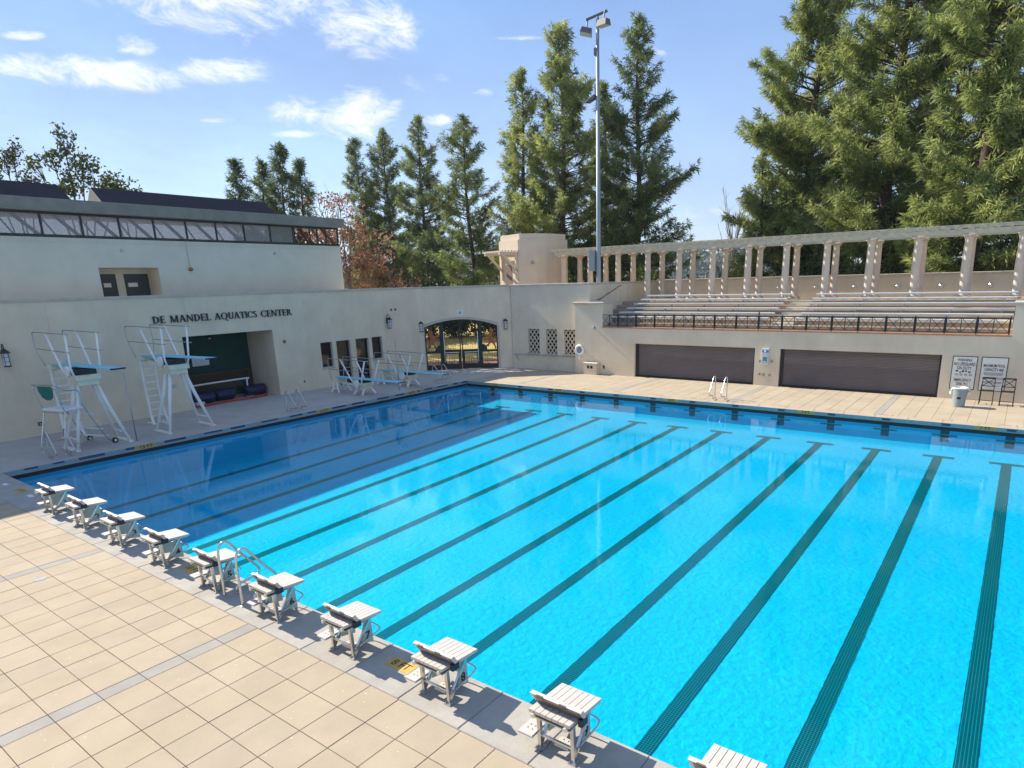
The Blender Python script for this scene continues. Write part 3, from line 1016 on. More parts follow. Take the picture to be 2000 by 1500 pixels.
# ---- raised serif lettering, every letter its own piece
def serif_glyph(ch):
    """outlines in a box one unit high: list of polygons, advance width"""
    tk, th, sf = 0.17, 0.075, 0.06
    q = []

    def box(x0, x1, z0, z1):
        q.append([(x0, z0), (x1, z0), (x1, z1), (x0, z1)])

    def stem(x, w=tk, z0=0.0, z1=1.0, s0=True, s1=True):
        box(x, x + w, z0, z1)
        if s0:
            q.append([(x - 0.07, z0), (x + w + 0.07, z0), (x + w + 0.005, z0 + sf), (x - 0.005, z0 + sf)])
        if s1:
            q.append([(x - 0.005, z1 - sf), (x + w + 0.005, z1 - sf), (x + w + 0.07, z1), (x - 0.07, z1)])

    def diag(x0, z0, x1, z1, w):
        q.append([(x0 - w / 2, z0), (x0 + w / 2, z0), (x1 + w / 2, z1), (x1 - w / 2, z1)])

    def arc(cx, cz, rx, rz, a0, a1, t_h, t_v, n=12):
        for i in range(n):
            aa, ab = R(a0 + (a1 - a0) * i / n), R(a0 + (a1 - a0) * (i + 1) / n)
            pin = lambda a: (cx + (rx - t_h) * math.cos(a), cz + (rz - t_v) * math.sin(a))
            pout = lambda a: (cx + rx * math.cos(a), cz + rz * math.sin(a))
            q.append([pin(aa), pout(aa), pout(ab), pin(ab)])

    if ch == 'D':
        stem(0.08)
        arc(0.25, 0.5, 0.52, 0.5, -90, 90, tk, th)
        return q, 0.84
    if ch == 'E':
        stem(0.08)
        box(0.24, 0.56, 0.93, 1.0)
        box(0.24, 0.50, 0.47, 0.54)
        box(0.24, 0.60, 0.0, 0.07)
        box(0.53, 0.57, 0.82, 0.94)
        box(0.56, 0.61, 0.05, 0.19)
        box(0.46, 0.50, 0.40, 0.61)
        return q, 0.68
    if ch == 'L':
        stem(0.08)
        box(0.24, 0.58, 0.0, 0.07)
        box(0.54, 0.59, 0.05, 0.20)
        return q, 0.64
    if ch == 'M':
        stem(0.10, 0.08)
        stem(0.80, tk)
        diag(0.50, 0.02, 0.18, 1.0, tk)
        diag(0.52, 0.02, 0.84, 1.0, 0.08)
        return q, 1.10
    if ch == 'A':
        diag(0.10, 0.0, 0.40, 1.0, 0.08)
        diag(0.72, 0.0, 0.42, 1.0, tk)
        box(0.22, 0.60, 0.32, 0.39)
        box(0.0, 0.22, 0.0, 0.05)
        box(0.58, 0.86, 0.0, 0.05)
        return q, 0.88
    if ch == 'N':
        stem(0.10, 0.08)
        stem(0.72, 0.08, s0=False)
        diag(0.75, 0.0, 0.14, 1.0, tk)
        return q, 0.94
    if ch == 'Q':
        arc(0.50, 0.5, 0.48, 0.5, 0, 360, tk, th, 22)
        diag(0.98, -0.22, 0.50, 0.10, 0.20)
        return q, 1.04
    if ch == 'U':
        stem(0.10, tk, 0.34, 1.0, s0=False)
        stem(0.66, 0.09, 0.34, 1.0, s0=False)
        arc(0.425, 0.36, 0.325, 0.37, 180, 360, 0.13, th + 0.03)
        return q, 0.86
    if ch == 'T':
        stem(0.30, tk, s1=False)
        box(0.02, 0.75, 0.93, 1.0)
        box(0.02, 0.07, 0.80, 0.95)
        box(0.70, 0.75, 0.80, 0.95)
        return q, 0.78
    if ch == 'I':
        stem(0.09)
        return q, 0.36
    if ch == 'C':
        arc(0.50, 0.5, 0.47, 0.5, 50, 310, tk, th, 18)
        box(0.76, 0.82, 0.68, 0.92)
        box(0.76, 0.82, 0.08, 0.30)
        return q, 0.88
    if ch == 'S':
        arc(0.30, 0.745, 0.24, 0.255, 30, 260, 0.13, 0.09, 12)
        arc(0.30, 0.265, 0.26, 0.265, -150, 80, 0.14, 0.09, 12)
        q.append([(0.14, 0.62), (0.28, 0.66), (0.50, 0.42), (0.36, 0.36)])
        return q, 0.62
    if ch == 'R':
        stem(0.08)
        arc(0.25, 0.735, 0.34, 0.265, -90, 90, tk * 0.9, th)
        diag(0.74, 0.0, 0.40, 0.48, tk)
        box(0.62, 0.86, 0.0, 0.05)
        return q, 0.84
    return q, 0.5


sign = thing('wall_lettering', 'dark raised serif letters DE MANDEL AQUATICS CENTER on the cream wall', 'lettering', (WX, 11.7, 4.33))
LH = 0.335
for word, ua, ub in (('DE', 8.02, 8.62), ('MANDEL', 8.81, 10.81), ('AQUATICS', 11.0, 13.32), ('CENTER', 13.52, 15.40)):
    gl = [serif_glyph(c) for c in word]
    tot = sum(a for _, a in gl)
    k = (ub - ua) / tot
    u = ua
    for (polys, adv), c in zip(gl, word):
        bm = MB()
        for i, poly in enumerate(polys):
            e = 0.0006 * i
            bm.prism(poly, lambda p: (0.075 - e, u + p[0] * k - 11.7, p[1] * LH), lambda p: (0.03, u + p[0] * k - 11.7, p[1] * LH))
        o = bm.build('letter', 'navy', sign)
        u += adv * k

# ================================================================== GATE
gate = thing('arched_gate', 'arched dark iron gate with two rust coloured lions beside its doors', 'gate')
D0 = 0.16


def gbox(bm, u0, u1, z0, z1, d0=0.0, d1=0.07):
    bm.prism([(u0, z0), (u1, z0), (u1, z1), (u0, z1)], lambda p: gu(p[0], p[1], D0 + d0), lambda p: gu(p[0], p[1], D0 + d1))


def arch_z(u):
    t = (u - UA) / (UB - UA)
    return SP + (AP - SP) * (1 - (2 * t - 1) ** 2)


for u in (UA + 0.045, 1.27, 3.99, UB - 0.045):
    bm = MB()
    w = 0.045 if u < 0.3 or u > 5 else 0.10
    gbox(bm, u - w, u + w, 0.0, arch_z(u) - 0.015, -0.02, 0.09)
    bm.build('gate_post', 'gate_iron', gate)
bm = MB()
for (u0, z0), (u1, z1) in zip(ARC, ARC[1:]):
    bm.prism([(u0, z0 - 0.10), (u1, z1 - 0.10), (u1, z1 - 0.004), (u0, z0 - 0.004)], lambda p: gu(p[0], p[1], D0), lambda p: gu(p[0], p[1], D0 + 0.06))
bm.build('arch_bar', 'gate_iron', gate)
for u0, u1, hs in ((1.37, 2.60, 1), (2.66, 3.89, -1)):
    lf = MB()
    gbox(lf, u0, u0 + 0.08, 0.02, arch_z(u0 + .1) - 0.12)
    gbox(lf, u1 - 0.08, u1, 0.02, arch_z(u1 - .1) - 0.12)
    gbox(lf, u0 + 0.08, u1 - 0.08, 0.02, 0.38)
    gbox(lf, u0 + 0.08, u1 - 0.08, 1.24, 1.36)
    gbox(lf, u0 + 0.08, u0 + 0.19, 0.38, 1.24)
    gbox(lf, u1 - 0.19, u1 - 0.08, 0.38, 1.24)
    gbox(lf, u0 + 0.19, u1 - 0.19, 1.08, 1.24)
    leaf = lf.build('gate_leaf', 'gate_iron', gate)
    n = 9
    for k in range(n):
        u = u0 + 0.08 + (u1 - u0 - 0.16) * (k + 0.5) / n
        bm = MB()
        gbox(bm, u - 0.008, u + 0.008, 0.38, arch_z(u) - 0.09, 0.02, 0.045)
        bm.build('bar', 'gate_iron', leaf)
    bm = MB()
    gbox(bm, u0 + 0.16, u1 - 0.16, 1.15, 1.20, -0.05, -0.02)
    bm.build('push_bar', 'steel', leaf)
    bm = MB()
    ux = u0 + 0.10 if hs > 0 else u1 - 0.10
    gbox(bm, ux - 0.02, ux + 0.02, 0.5, 2.5, -0.03, -0.004)
    bm.build('hinge_strip', 'steel', leaf)
LION = [(265, 480), (290, 440), (330, 445), (352, 478), (345, 520), (380, 560), (420, 545), (450, 495), (468, 512), (445, 580), (402, 605), (420, 640), (470, 632), (488, 660), (440, 676), (388, 655),
        (366, 682), (372, 716), (388, 745), (424, 752), (418, 788), (370, 790), (350, 745), (328, 715), (300, 730), (275, 762), (252, 800), (258, 838), (222, 838), (224, 798), (246, 748), (244, 700),
        (282, 650), (302, 600), (284, 540)]
TAIL = [(246, 690), (214, 640), (232, 595), (266, 560), (248, 528), (222, 540)]
for side in (0, 1):
    def lu(x):
        u = UA + (x - 190) / 286.0
        return u if side == 0 else UA + UB - u
    lz = lambda y: (1210 - y) / 283.0 + 0.02
    u0, u1 = (UA + 0.09, 1.17) if side == 0 else (4.09, UB - 0.09)
    pn = MB()
    gbox(pn, u0, u1, 0.0, 0.32)
    gbox(pn, u0, u1, 1.14, 1.30)
    ui = u1 if side == 0 else u0
    sg = -1 if side == 0 else 1
    poly = [(ui, 1.30), (ui + sg * 0.34, 1.30), (ui + sg * 0.33, 1.46), (ui + sg * 0.24, 1.60), (ui + sg * 0.10, 1.68), (ui, 1.70)]
    pn.prism(poly if side else poly[::-1], lambda p: gu(p[0], p[1], D0 + 0.01), lambda p: gu(p[0], p[1], D0 + 0.05))
    side_panel = pn.build('side_panel', 'gate_iron', gate)
    n = 8
    for k in range(n):
        u = u0 + (u1 - u0) * (k + 0.5) / n
        bm = MB()
        gbox(bm, u - 0.008, u + 0.008, 0.32, arch_z(u) - 0.09, 0.035, 0.058)
        bm.build('bar', 'gate_iron', side_panel)
    bm = MB()
    poly = [(lu(x), lz(y)) for x, y in LION]
    bm.prism(poly[::-1] if side == 0 else poly, lambda p: gu(p[0], p[1], D0 - 0.012), lambda p: gu(p[0], p[1], D0 + 0.012))
    bm.tube([gu(lu(x), lz(y), D0) for x, y in TAIL], [0.035, 0.028, 0.026, 0.028, 0.034, 0.045], 6)
    bm.build('lion_emblem', 'rust', side_panel)

# ================================================================== GRANDSTAND
FY = 28.9
st = thing('grandstand', 'cream grandstand with stepped seating above two dark roller doors', 'grandstand')
b = MB()
dh = [(8.40, 15.73, -0.1, 2.0), (17.07, 24.49, -0.1, 2.0)]
for u0, u1, z0, z1 in panel_cells(6.13, 44.0, -0.1, 2.90, dh):
    b.box(u0, u1, FY, FY + 0.30, z0, z1)
b.build('front_wall', 'stucco', st)
MB().box(4.08, 6.13, FY, 29.2, -0.1, 4.34).build('pier', 'stucco', st)
MB().box(5.003, 6.13, 29.2, 30.2, 2.90, 4.34).build('pier', 'stucco', st)
MB().bevbox(4.00, 6.21, FY - 0.08, 29.196, 4.34, 4.46, 0.03).build('pier_cap', 'cap', st)
MB().bevbox(5.035, 6.21, 29.198, 30.28, 4.34, 4.455, 0.03).build('pier_cap', 'cap', st)
MB().box(27.0, 44.0, FY + 0.001, 30.3, 2.902, 4.28).build('pier', 'stucco', st)
MB().bevbox(26.93, 44.0, FY - 0.08, 30.38, 4.28, 4.40, 0.03).build('pier_cap', 'cap', st)
# brick edge of the ledge, brick by brick
x = 6.14
while x < 26.9:
    MB().box(x, min(x + 0.595, 26.98), FY - 0.035, FY + 0.33, 2.902, 2.965).build('edge_brick', 'brick_edge', st)
    x += 0.60
MB().box(5.003, 44.0, FY + 0.33, 30.05, 2.70, 2.93).build('walkway', 'tread', st)
RISE, RUN = 0.232, 0.77
for k in range(5):
    z = 2.93 + 0.23 + k * RISE
    y0 = 29.55 + k * RUN
    MB().box(5.003, 44.0, y0, y0 + RUN + 0.02, z - 0.5, z).build('tread', 'tread', st)
PZ = 2.93 + 0.23 + 5 * RISE
MB().box(5.003, 44.0, 29.55 + 5 * RUN, 39.0, PZ - 0.6, PZ).build('promenade', 'tread', st)
# aisle half steps
for k in range(5):
    z = 2.93 + 0.23 + k * RISE
    y0 = 29.55 + k * RUN
    for x0, x1 in ((16.25, 17.35),):
        MB().box(x0, x1, y0 + RUN - 0.32, y0 + RUN - 0.003, z + 0.001, z + 0.116).build('aisle_step', 'yellowed', st)
MB().box(5.003, 44.0, 38.5, 38.8, PZ, 5.55).build('back_wall', 'stucco', st)
x = 5.04
while x < 43:
    MB().bevbox(x, x + 2.995, 38.44, 38.86, 5.55, 5.68, 0.02).build('wall_cap', 'cap', st)
    x += 3.0
for u0, u1, z0, z1 in dh:
    d = MB()
    n = 27
    hz = z1 / n
    for k in range(n):
        z = k * hz
        d.add([(u0, FY + 0.22, z), (u1, FY + 0.22, z), (u1, FY + 0.205, z + hz * 0.5), (u0, FY + 0.205, z + hz * 0.5), (u1, FY + 0.22, z + hz * 0.96), (u0, FY + 0.22, z + hz * 0.96)], [(0, 1, 2, 3), (3, 2, 4, 5)])
    rd = d.build('roller_door', 'door_slat', st)
    MB().box(u0, u1, FY + 0.17, FY + 0.20, 0.0, 0.11).build('bottom_bar', 'iron', rd)
    for xa, xb in ((u0, u0 + 0.16), (u1 - 0.09, u1)):
        MB().box(xa, xb, FY + 0.15, FY + 0.26, 0.0, z1).build('guide_rail', 'dark_rubber', rd)

# railing along the ledge
rl = thing('ledge_railing', 'low dark iron railing with crossed bars along the stand ledge', 'railing', (6.0, FY + 0.06, 2.965))
PX = [5.98 + 1.2305 * k for k in range(18)]
for k, x in enumerate(PX):
    MB().box(-0.025, 0.025, -0.025, 0.025, -0.03, 0.79 if k != 8 else 0.95).build('post', 'iron', rl, loc=(x - 6.0, 0, 0))
    if k == len(PX) - 1:
        break
    w = 1.2305 - 0.08
    if k == 0:
        pn = MB()
        pn.box(0, w, -0.015, 0.015, 0.70, 0.735)
        pn.box(0, w, -0.015, 0.015, 0.07, 0.10)
        for a in (0.0, w / 2, w):
            pn.box(a - 0.016, a + 0.016, -0.016, 0.016, 0.07, 0.735)
        for a, c in ((0.0, w / 2), (w / 2, w)):
            pn.bar((a + 0.02, 0, 0.09), (c - 0.02, 0, 0.71), 0.022, 0.016, (0, 1, 0))
            pn.bar((a + 0.02, 0.004, 0.71), (c - 0.02, 0.004, 0.09), 0.022, 0.016, (0, 1, 0))
        p0 = pn.build('crossed_panel', 'iron', rl, loc=(x - 6.0 + 0.04, 0, 0))
    else:
        share(p0, 'crossed_panel', rl, (x - 6.0 + 0.04, 0, 0))

# handrail on the return wall
hr = thing('wall_handrail', 'dark sloping handrail fixed to the wall beside the stand steps', 'handrail', (5.2, 31.4, 5.0))
MB().tube([(-0.12, -1.35, -0.42), (0, -1.3, -0.44), (0, 1.3, 0.36), (-0.02, 1.55, 0.38)], 0.025).build('rail', 'iron', hr)
for k in (-0.9, 0.0, 0.9):
    MB().tube([(-0.2, k, 0.30 * k - 0.12), (0, k, 0.31 * k - 0.05)], 0.012, 6).build('bracket', 'iron', hr)
hr2 = thing('wall_handrail', 'pale horizontal handrail under the three lattice windows', 'handrail', (1.4, 29.1, 0.95))
MB().tube(bez([(-2.15, 0.06, -0.38), (-2.25, 0.0, -0.30), (-2.28, -0.02, -0.08), (-2.1, -0.02, 0.02), (2.6, -0.02, 0.02)], 5), 0.024).build('rail', 'steel_dull', hr2)
for k in (-1.5, 0.0, 1.5):
    MB().tube([(k, 0.10, -0.06), (k, 0, -0.04), (k, -0.02, 0.0)], 0.012, 6).build('bracket', 'steel_dull', hr2)

# benches
names = ['front', 'second', 'third', 'fourth', 'fifth', 'topmost']
for k in range(6):
    yb = 29.83 + k * RUN
    zb = 3.56 + k * 0.2305
    base = 2.93 + 0.23 + k * RISE if k < 5 else PZ
    for sec, (x0, x1) in enumerate(((6.25 + 0.10 * k, 16.1), (17.5, 26.95))):
        o = thing('bleacher_bench', '%s row pale aluminium bench on the stand, %s the aisle' % (names[k], 'left of' if sec == 0 else 'right of'), 'bench', (x0, yb, base), group='aluminium benches of the stand')
        MB().bevbox(0, x1 - x0, 0, 0.26, zb - base - 0.085, zb - base, 0.012).build('seat', 'bench', o)
        leg = MB().box(-0.02, 0.02, 0.04, 0.22, 0, zb - base - 0.05)
        l0 = None
        n = 5
        for i in range(n):
            lx = 0.5 + (x1 - x0 - 1.0) * i / (n - 1)
            if l0 is None:
                l0 = leg.build('leg', 'steel_dull', o, loc=(lx, 0, 0))
            else:
                share(l0, 'leg', o, (lx, 0, 0))

# pergola
pg = thing('pergola', 'long pergola of pale columns with grey green beams and rafters', 'pergola')
colm = MB()
colm.bevbox(-0.28, 0.28, -0.28, 0.28, 0.0, 0.12, 0.01)
colm.lathe([(0.25, 0.12), (0.25, 0.18), (0.215, 0.22), (0.215, 1.1), (0.185, 2.98), (0.185, 3.02), (0.235, 3.10), (0.235, 3.14)], n=18)
colm.bevbox(-0.26, 0.26, -0.26, 0.26, 3.14, 3.24, 0.005)
c0 = None
for k in range(13):
    x = 15.29 + 2.305 * (k - 7)
    for yy in (35.0, 37.2):
        if c0 is None:
            c0 = colm.build('column', 'column', pg, smooth=False, loc=(x, yy, PZ))
            for p_ in c0.data.polygons:
                p_.use_smooth = abs(p_.normal.z) < 0.5 and len(p_.vertices) == 4 and p_.area < 0.15
        else:
            share(c0, 'column', pg, (x, yy, PZ))
BZ = PZ + 3.24
for yy in (35.0, 37.2):
    for dy in (-0.17, 0.10):
        MB().box(-1.55, 27.6, yy + dy, yy + dy + 0.08, BZ, BZ + 0.26).build('beam', 'beam', pg)
r0 = None
x = -1.45
while x < 27.6:
    if r0 is None:
        poly = [(-0.75, 0.02), (-0.65, -0.06), (2.85, -0.06), (2.95, 0.02), (2.95, 0.10), (-0.75, 0.10)]
        bm = MB()
        bm.prism(poly, lambda p: (-0.05, p[0], p[1]), lambda p: (0.05, p[0], p[1]))
        r0 = bm.build('rafter', 'beam', pg, loc=(x, 35.0, BZ + 0.26 + 0.061))
    else:
        share(r0, 'rafter', pg, (x, 35.0, BZ + 0.26 + 0.061))
    x += 0.576
for k in range(4):
    MB().box(-1.55, 27.6, 34.55 + k * 0.9, 34.60 + k * 0.9, BZ + 0.424, BZ + 0.46).build('batten', 'beam', pg)

# round lights on the back wall of the stand
ORD = ['first', 'second', 'third', 'fourth', 'fifth', 'sixth']
lt0 = None
for k, x in enumerate((13.9, 16.25, 18.55, 20.95, 23.2, 25.6)):
    o = thing('wall_light', 'small round light on the wall behind the columns, %s from the left' % ORD[k], 'wall light', (x, 38.5, 4.93), group='round lights behind the pergola')
    MB().lathe([(0.12, 0.0), (0.12, 0.05), (0.09, 0.08), (0.05, 0.10)], n=14).build('shade', 'steel', o).rotation_euler = (R(90), 0, 0)
    MB().lathe([(0.14, -0.01), (0.14, 0.015)], n=14).build('backplate', 'steel_dull', o).rotation_euler = (R(90), 0, 0)

# ================================================================== CORNER TOWER BUILDING
tw = thing('tower_building', 'small cream flat topped building with a timber awning behind the wall', 'building')
plan = [(-4.30, 34.0), (-3.75, 34.35), (-3.25, 34.9), (-2.85, 35.7), (-2.6, 36.7), (-2.5, 38.0), (-6.0, 39.5), (-6.9, 34.9)]


def off(poly, d):
    c = Vector((sum(p[0] for p in poly) / len(poly), sum(p[1] for p in poly) / len(poly)))
    return [tuple(c + (Vector(p) - c) * (1 + d / (Vector(p) - c).length)) for p in poly]


def slab(bm, poly, z0, z1):
    bm.prism(poly, lambda p: (p[0], p[1], z1), lambda p: (p[0], p[1], z0))


bm = MB()
slab(bm, plan, 3.0, 8.86)
bm.build('wall', 'stucco_pale', tw)
bm = MB()
slab(bm, off(plan, -0.16), 8.86, 9.28)
bm.build('parapet', 'stucco_pale', tw)
fa, fb = Vector((-4.30, 34.0, 0)), Vector((-6.9, 34.9, 0))
fu = (fb - fa).normalized()
fn = Vector((fu.y, -fu.x, 0))
if fn.y > 0:
    fn = -fn
fp = lambda u, d, z: fa + fu * u + fn * d + Vector((0, 0, z))
bm = MB()
poly = [(0.95, 5.2), (1.75, 5.2), (1.75, 7.05), (0.95, 7.05)]
bm.prism(poly, lambda p: fp(p[0], 0.02, p[1]), lambda p: fp(p[0], -0.05, p[1]))
dr = bm.build('door', 'wood_brown', tw)
bm = MB()
for za, zb in ((7.05, 7.15), ):
    bm.prism([(0.87, za), (1.83, za), (1.83, zb), (0.87, zb)], lambda p: fp(p[0], 0.04, p[1]), lambda p: fp(p[0], -0.02, p[1]))
bm.build('door_head', 'cap', dr)
awn = MB()
for u in (0.15, 2.25):
    awn.bar(fp(u, 0.0, 6.55), fp(u, 1.25, 7.75), 0.14, 0.16)
    awn.bar(fp(u, -0.02, 7.86), fp(u, 1.6, 7.86), 0.14, 0.20)
    awn.bar(fp(u, 0.09, 5.9), fp(u, 0.09, 7.76), 0.14, 0.16, fn)
aw = awn.build('awning_bracket', 'stucco_pale', tw)
for k in range(6):
    bm = MB()
    d = 0.1 + k * 0.28
    bm.bar(fp(-0.15, d, 8.02), fp(2.7, d, 8.02), 0.10, 0.12)
    bm.build('awning_slat', 'cap', tw)
bm = MB()
bm.lathe([(0.12, 0), (0.12, 0.06), (0.06, 0.12)], n=12)
vl = bm.build('vent_cap', 'steel_dull', tw, loc=(-3.42, 34.62, 7.2))
vl.rotation_euler = (R(90), 0, R(40))

# ================================================================== UPPER BUILDING
ub = thing('upper_building', 'long pale block building with a window band under a grey green fascia', 'building')
UX, UE = -7.6, 20.38
b = MB()
for u0, u1, z0, z1 in panel_cells(-16.0, UE, 4.2, 8.20, [(6.81, 9.45, 4.2, 6.93)]):
    b.box(UX - 0.3, UX, u0, u1, z0, z1)
b.box(-11.3, UX - 0.3, UE - 0.3, UE, 4.2, 8.20)
b.box(-11.3, -11.0, -16.0, UE - 0.3, 4.2, 8.13)
b.build('wall', 'block_wall', ub)
MB().box(UX - 1.25, UX - 1.15, 6.6, 9.7, 3.5, 7.0).build('porch_back', 'block_wall', ub)
MB().box(UX - 1.15, UX - 0.302, 9.452, 9.6, 3.5, 7.0).build('porch_side', 'block_wall', ub)
MB().box(UX - 1.15, UX - 0.302, 6.6, 9.6, 6.935, 7.05).build('porch_ceiling', 'block_wall', ub)
# soldier course under the windows, brick by brick for the part in view
s0 = None
y = 3.2
while y < UE - 0.08:
    if s0 is None:
        s0 = MB().box(UX, UX + 0.018, 0.004, 0.096, 7.98, 8.198).build('soldier_brick', 'block_wall', ub, loc=(0, y, 0))
    else:
        share(s0, 'soldier_brick', ub, (0, y, 0))
    y += 0.105
for u0, u1, lab in ((7.20, 7.90, 'a'), (8.28, 9.38, 'b')):
    o = MB().box(UX - 1.15, UX - 1.10, u0, u1, 4.5, 6.66).build('door', 'door_dark', ub)
    MB().box(UX - 1.10, UX - 1.09, u0 + 0.12, u0 + 0.44 if lab == 'a' else u1 - 0.55, 6.05, 6.24).build('notice', 'paper', o)
# window band
MB().box(UX - 0.30, UX + 0.02, -16.0, UE, 8.20, 8.32).build('sill_beam', 'frame_dark', ub)
MB().box(UX - 0.10, UX - 0.04, -16.0, UE, 9.16, 9.30).build('head_beam', 'frame_dark', ub)
yw = 6.5 - 1.545 * 6
k = 0
while yw < UE - 0.2:
    o = MB().box(UX - 0.10, UX - 0.02, yw - 0.035, yw + 0.035, 8.32, 9.16).build('mullion', 'frame_dark', ub)
    y2 = min(yw + 1.545, UE)
    if 15.6 < yw + 0.7 < 17.2:
        MB().box(UX - 0.08, UX - 0.05, yw + 0.035, y2 - 0.035, 8.32, 9.16).build('blind_panel', 'fascia', ub)
    elif yw < 17:
        MB().box(UX - 0.075, UX - 0.060, yw + 0.035, y2 - 0.035, 8.32, 9.16).build('pane', 'glass_clear', ub)
    yw += 1.545
for y0 in (17.2, 18.35, 19.45, 20.30):
    MB().box(UX - 0.10, UX - 0.02, y0 - 0.03, y0 + 0.03, 8.32, 9.16).build('mullion', 'frame_dark', ub)
MB().box(-11.3, UX - 0.31, UE - 0.06, UE, 8.20, 8.32).build('sill_beam', 'frame_dark', ub)
# interior behind the glass, with the red diagonal struts
MB().box(-11.3, UX - 0.3, -16, UE, 8.14, 8.198).build('inner_floor', 'inner', ub)
y = 2.5
while y < 20:
    bm = MB()
    bm.bar((UX - 0.5, y, 9.22), (UX - 0.5, y + 1.0, 8.24), 0.10, 0.13)
    bm.build('diagonal_strut', 'timber', ub)
    bm = MB()
    bm.bar((UX - 0.62, y + 0.1, 8.22), (UX - 0.62, y - 0.5, 9.22), 0.05, 0.06)
    bm.build('diagonal_strut', 'inner', ub)
    y += 1.545
for y in (17.6, 18.6, 19.6):
    bm = MB()
    bm.bar((-9.2, y, 9.25), (-9.2, y + 0.9, 8.22), 0.09, 0.12)
    bm.build('diagonal_strut', 'timber', ub)
    MB().bar((-11.0, y + 0.5, 8.22), (-11.0, y + 1.3, 9.2), 0.08, 0.10).build('diagonal_strut', 'timber', ub)
MB().box(-11.2, UX + 0.53, -16.0, UE + 0.02, 9.27, 9.279).build('ceiling', 'inner', ub)
MB().bevbox(-11.3, UX + 0.55, -16.0, UE + 0.04, 9.28, 9.76, 0.02).build('fascia', 'fascia', ub)
# dark roofs set back
for y0, y1, ta, tb in ((-16, 7.25, 0.0, 0.3), (8.45, 18.0, 0.25, 0.45)):
    bm = MB()
    vs = [(-9.6, y0, 9.76), (-9.6, y1, 9.76), (-10.8, y1 - tb, 10.82), (-10.8, y0 - 0.05, 10.82), (-11.3, y0, 9.76), (-11.3, y1, 9.76)]
    bm.add(vs, [(0, 1, 2, 3), (3, 2, 5, 4), (0, 3, 4), (1, 5, 2)])
    ro = bm.build('roof', 'roof', ub)
    if y0 > 0:
        bm = MB()
        bm.add([(-9.55, y0 - 0.02, 9.77), (-10.8, y0 - 0.09, 10.84), (-11.5, y0 - 0.05, 10.2), (-11.5, y0 - 0.02, 9.77)], [(0, 1, 2, 3)])
        bm.build('gable_end', 'stucco_pale', ro)
MB().box(-9.9, -9.6, 7.35, 8.35, 9.76, 10.02).build('roof_curb', 'inner', ub)
for y, nm in ((7.95, 'a'), (15.85, 'b')):
    o = MB().lathe([(0.07, 0), (0.07, 0.05)], n=12).build('drain_outlet', 'steel_dull', ub, loc=(UX, y, 7.70))
    o.rotation_euler = (0, R(90), 0)
o = MB().lathe([(0.09, 0.0), (0.09, 0.14), (0.04, 0.20)], n=12).build('bell', 'rust', ub, loc=(UX + 0.0, 10.98, 6.85))
o.rotation_euler = (0, R(90), 0)
MB().tube([(0.03, 0, 0.05), (0.03, -0.02, 1.30)], 0.012, 6).build('conduit', 'steel_dull', ub, loc=(UX, 10.98, 6.9))

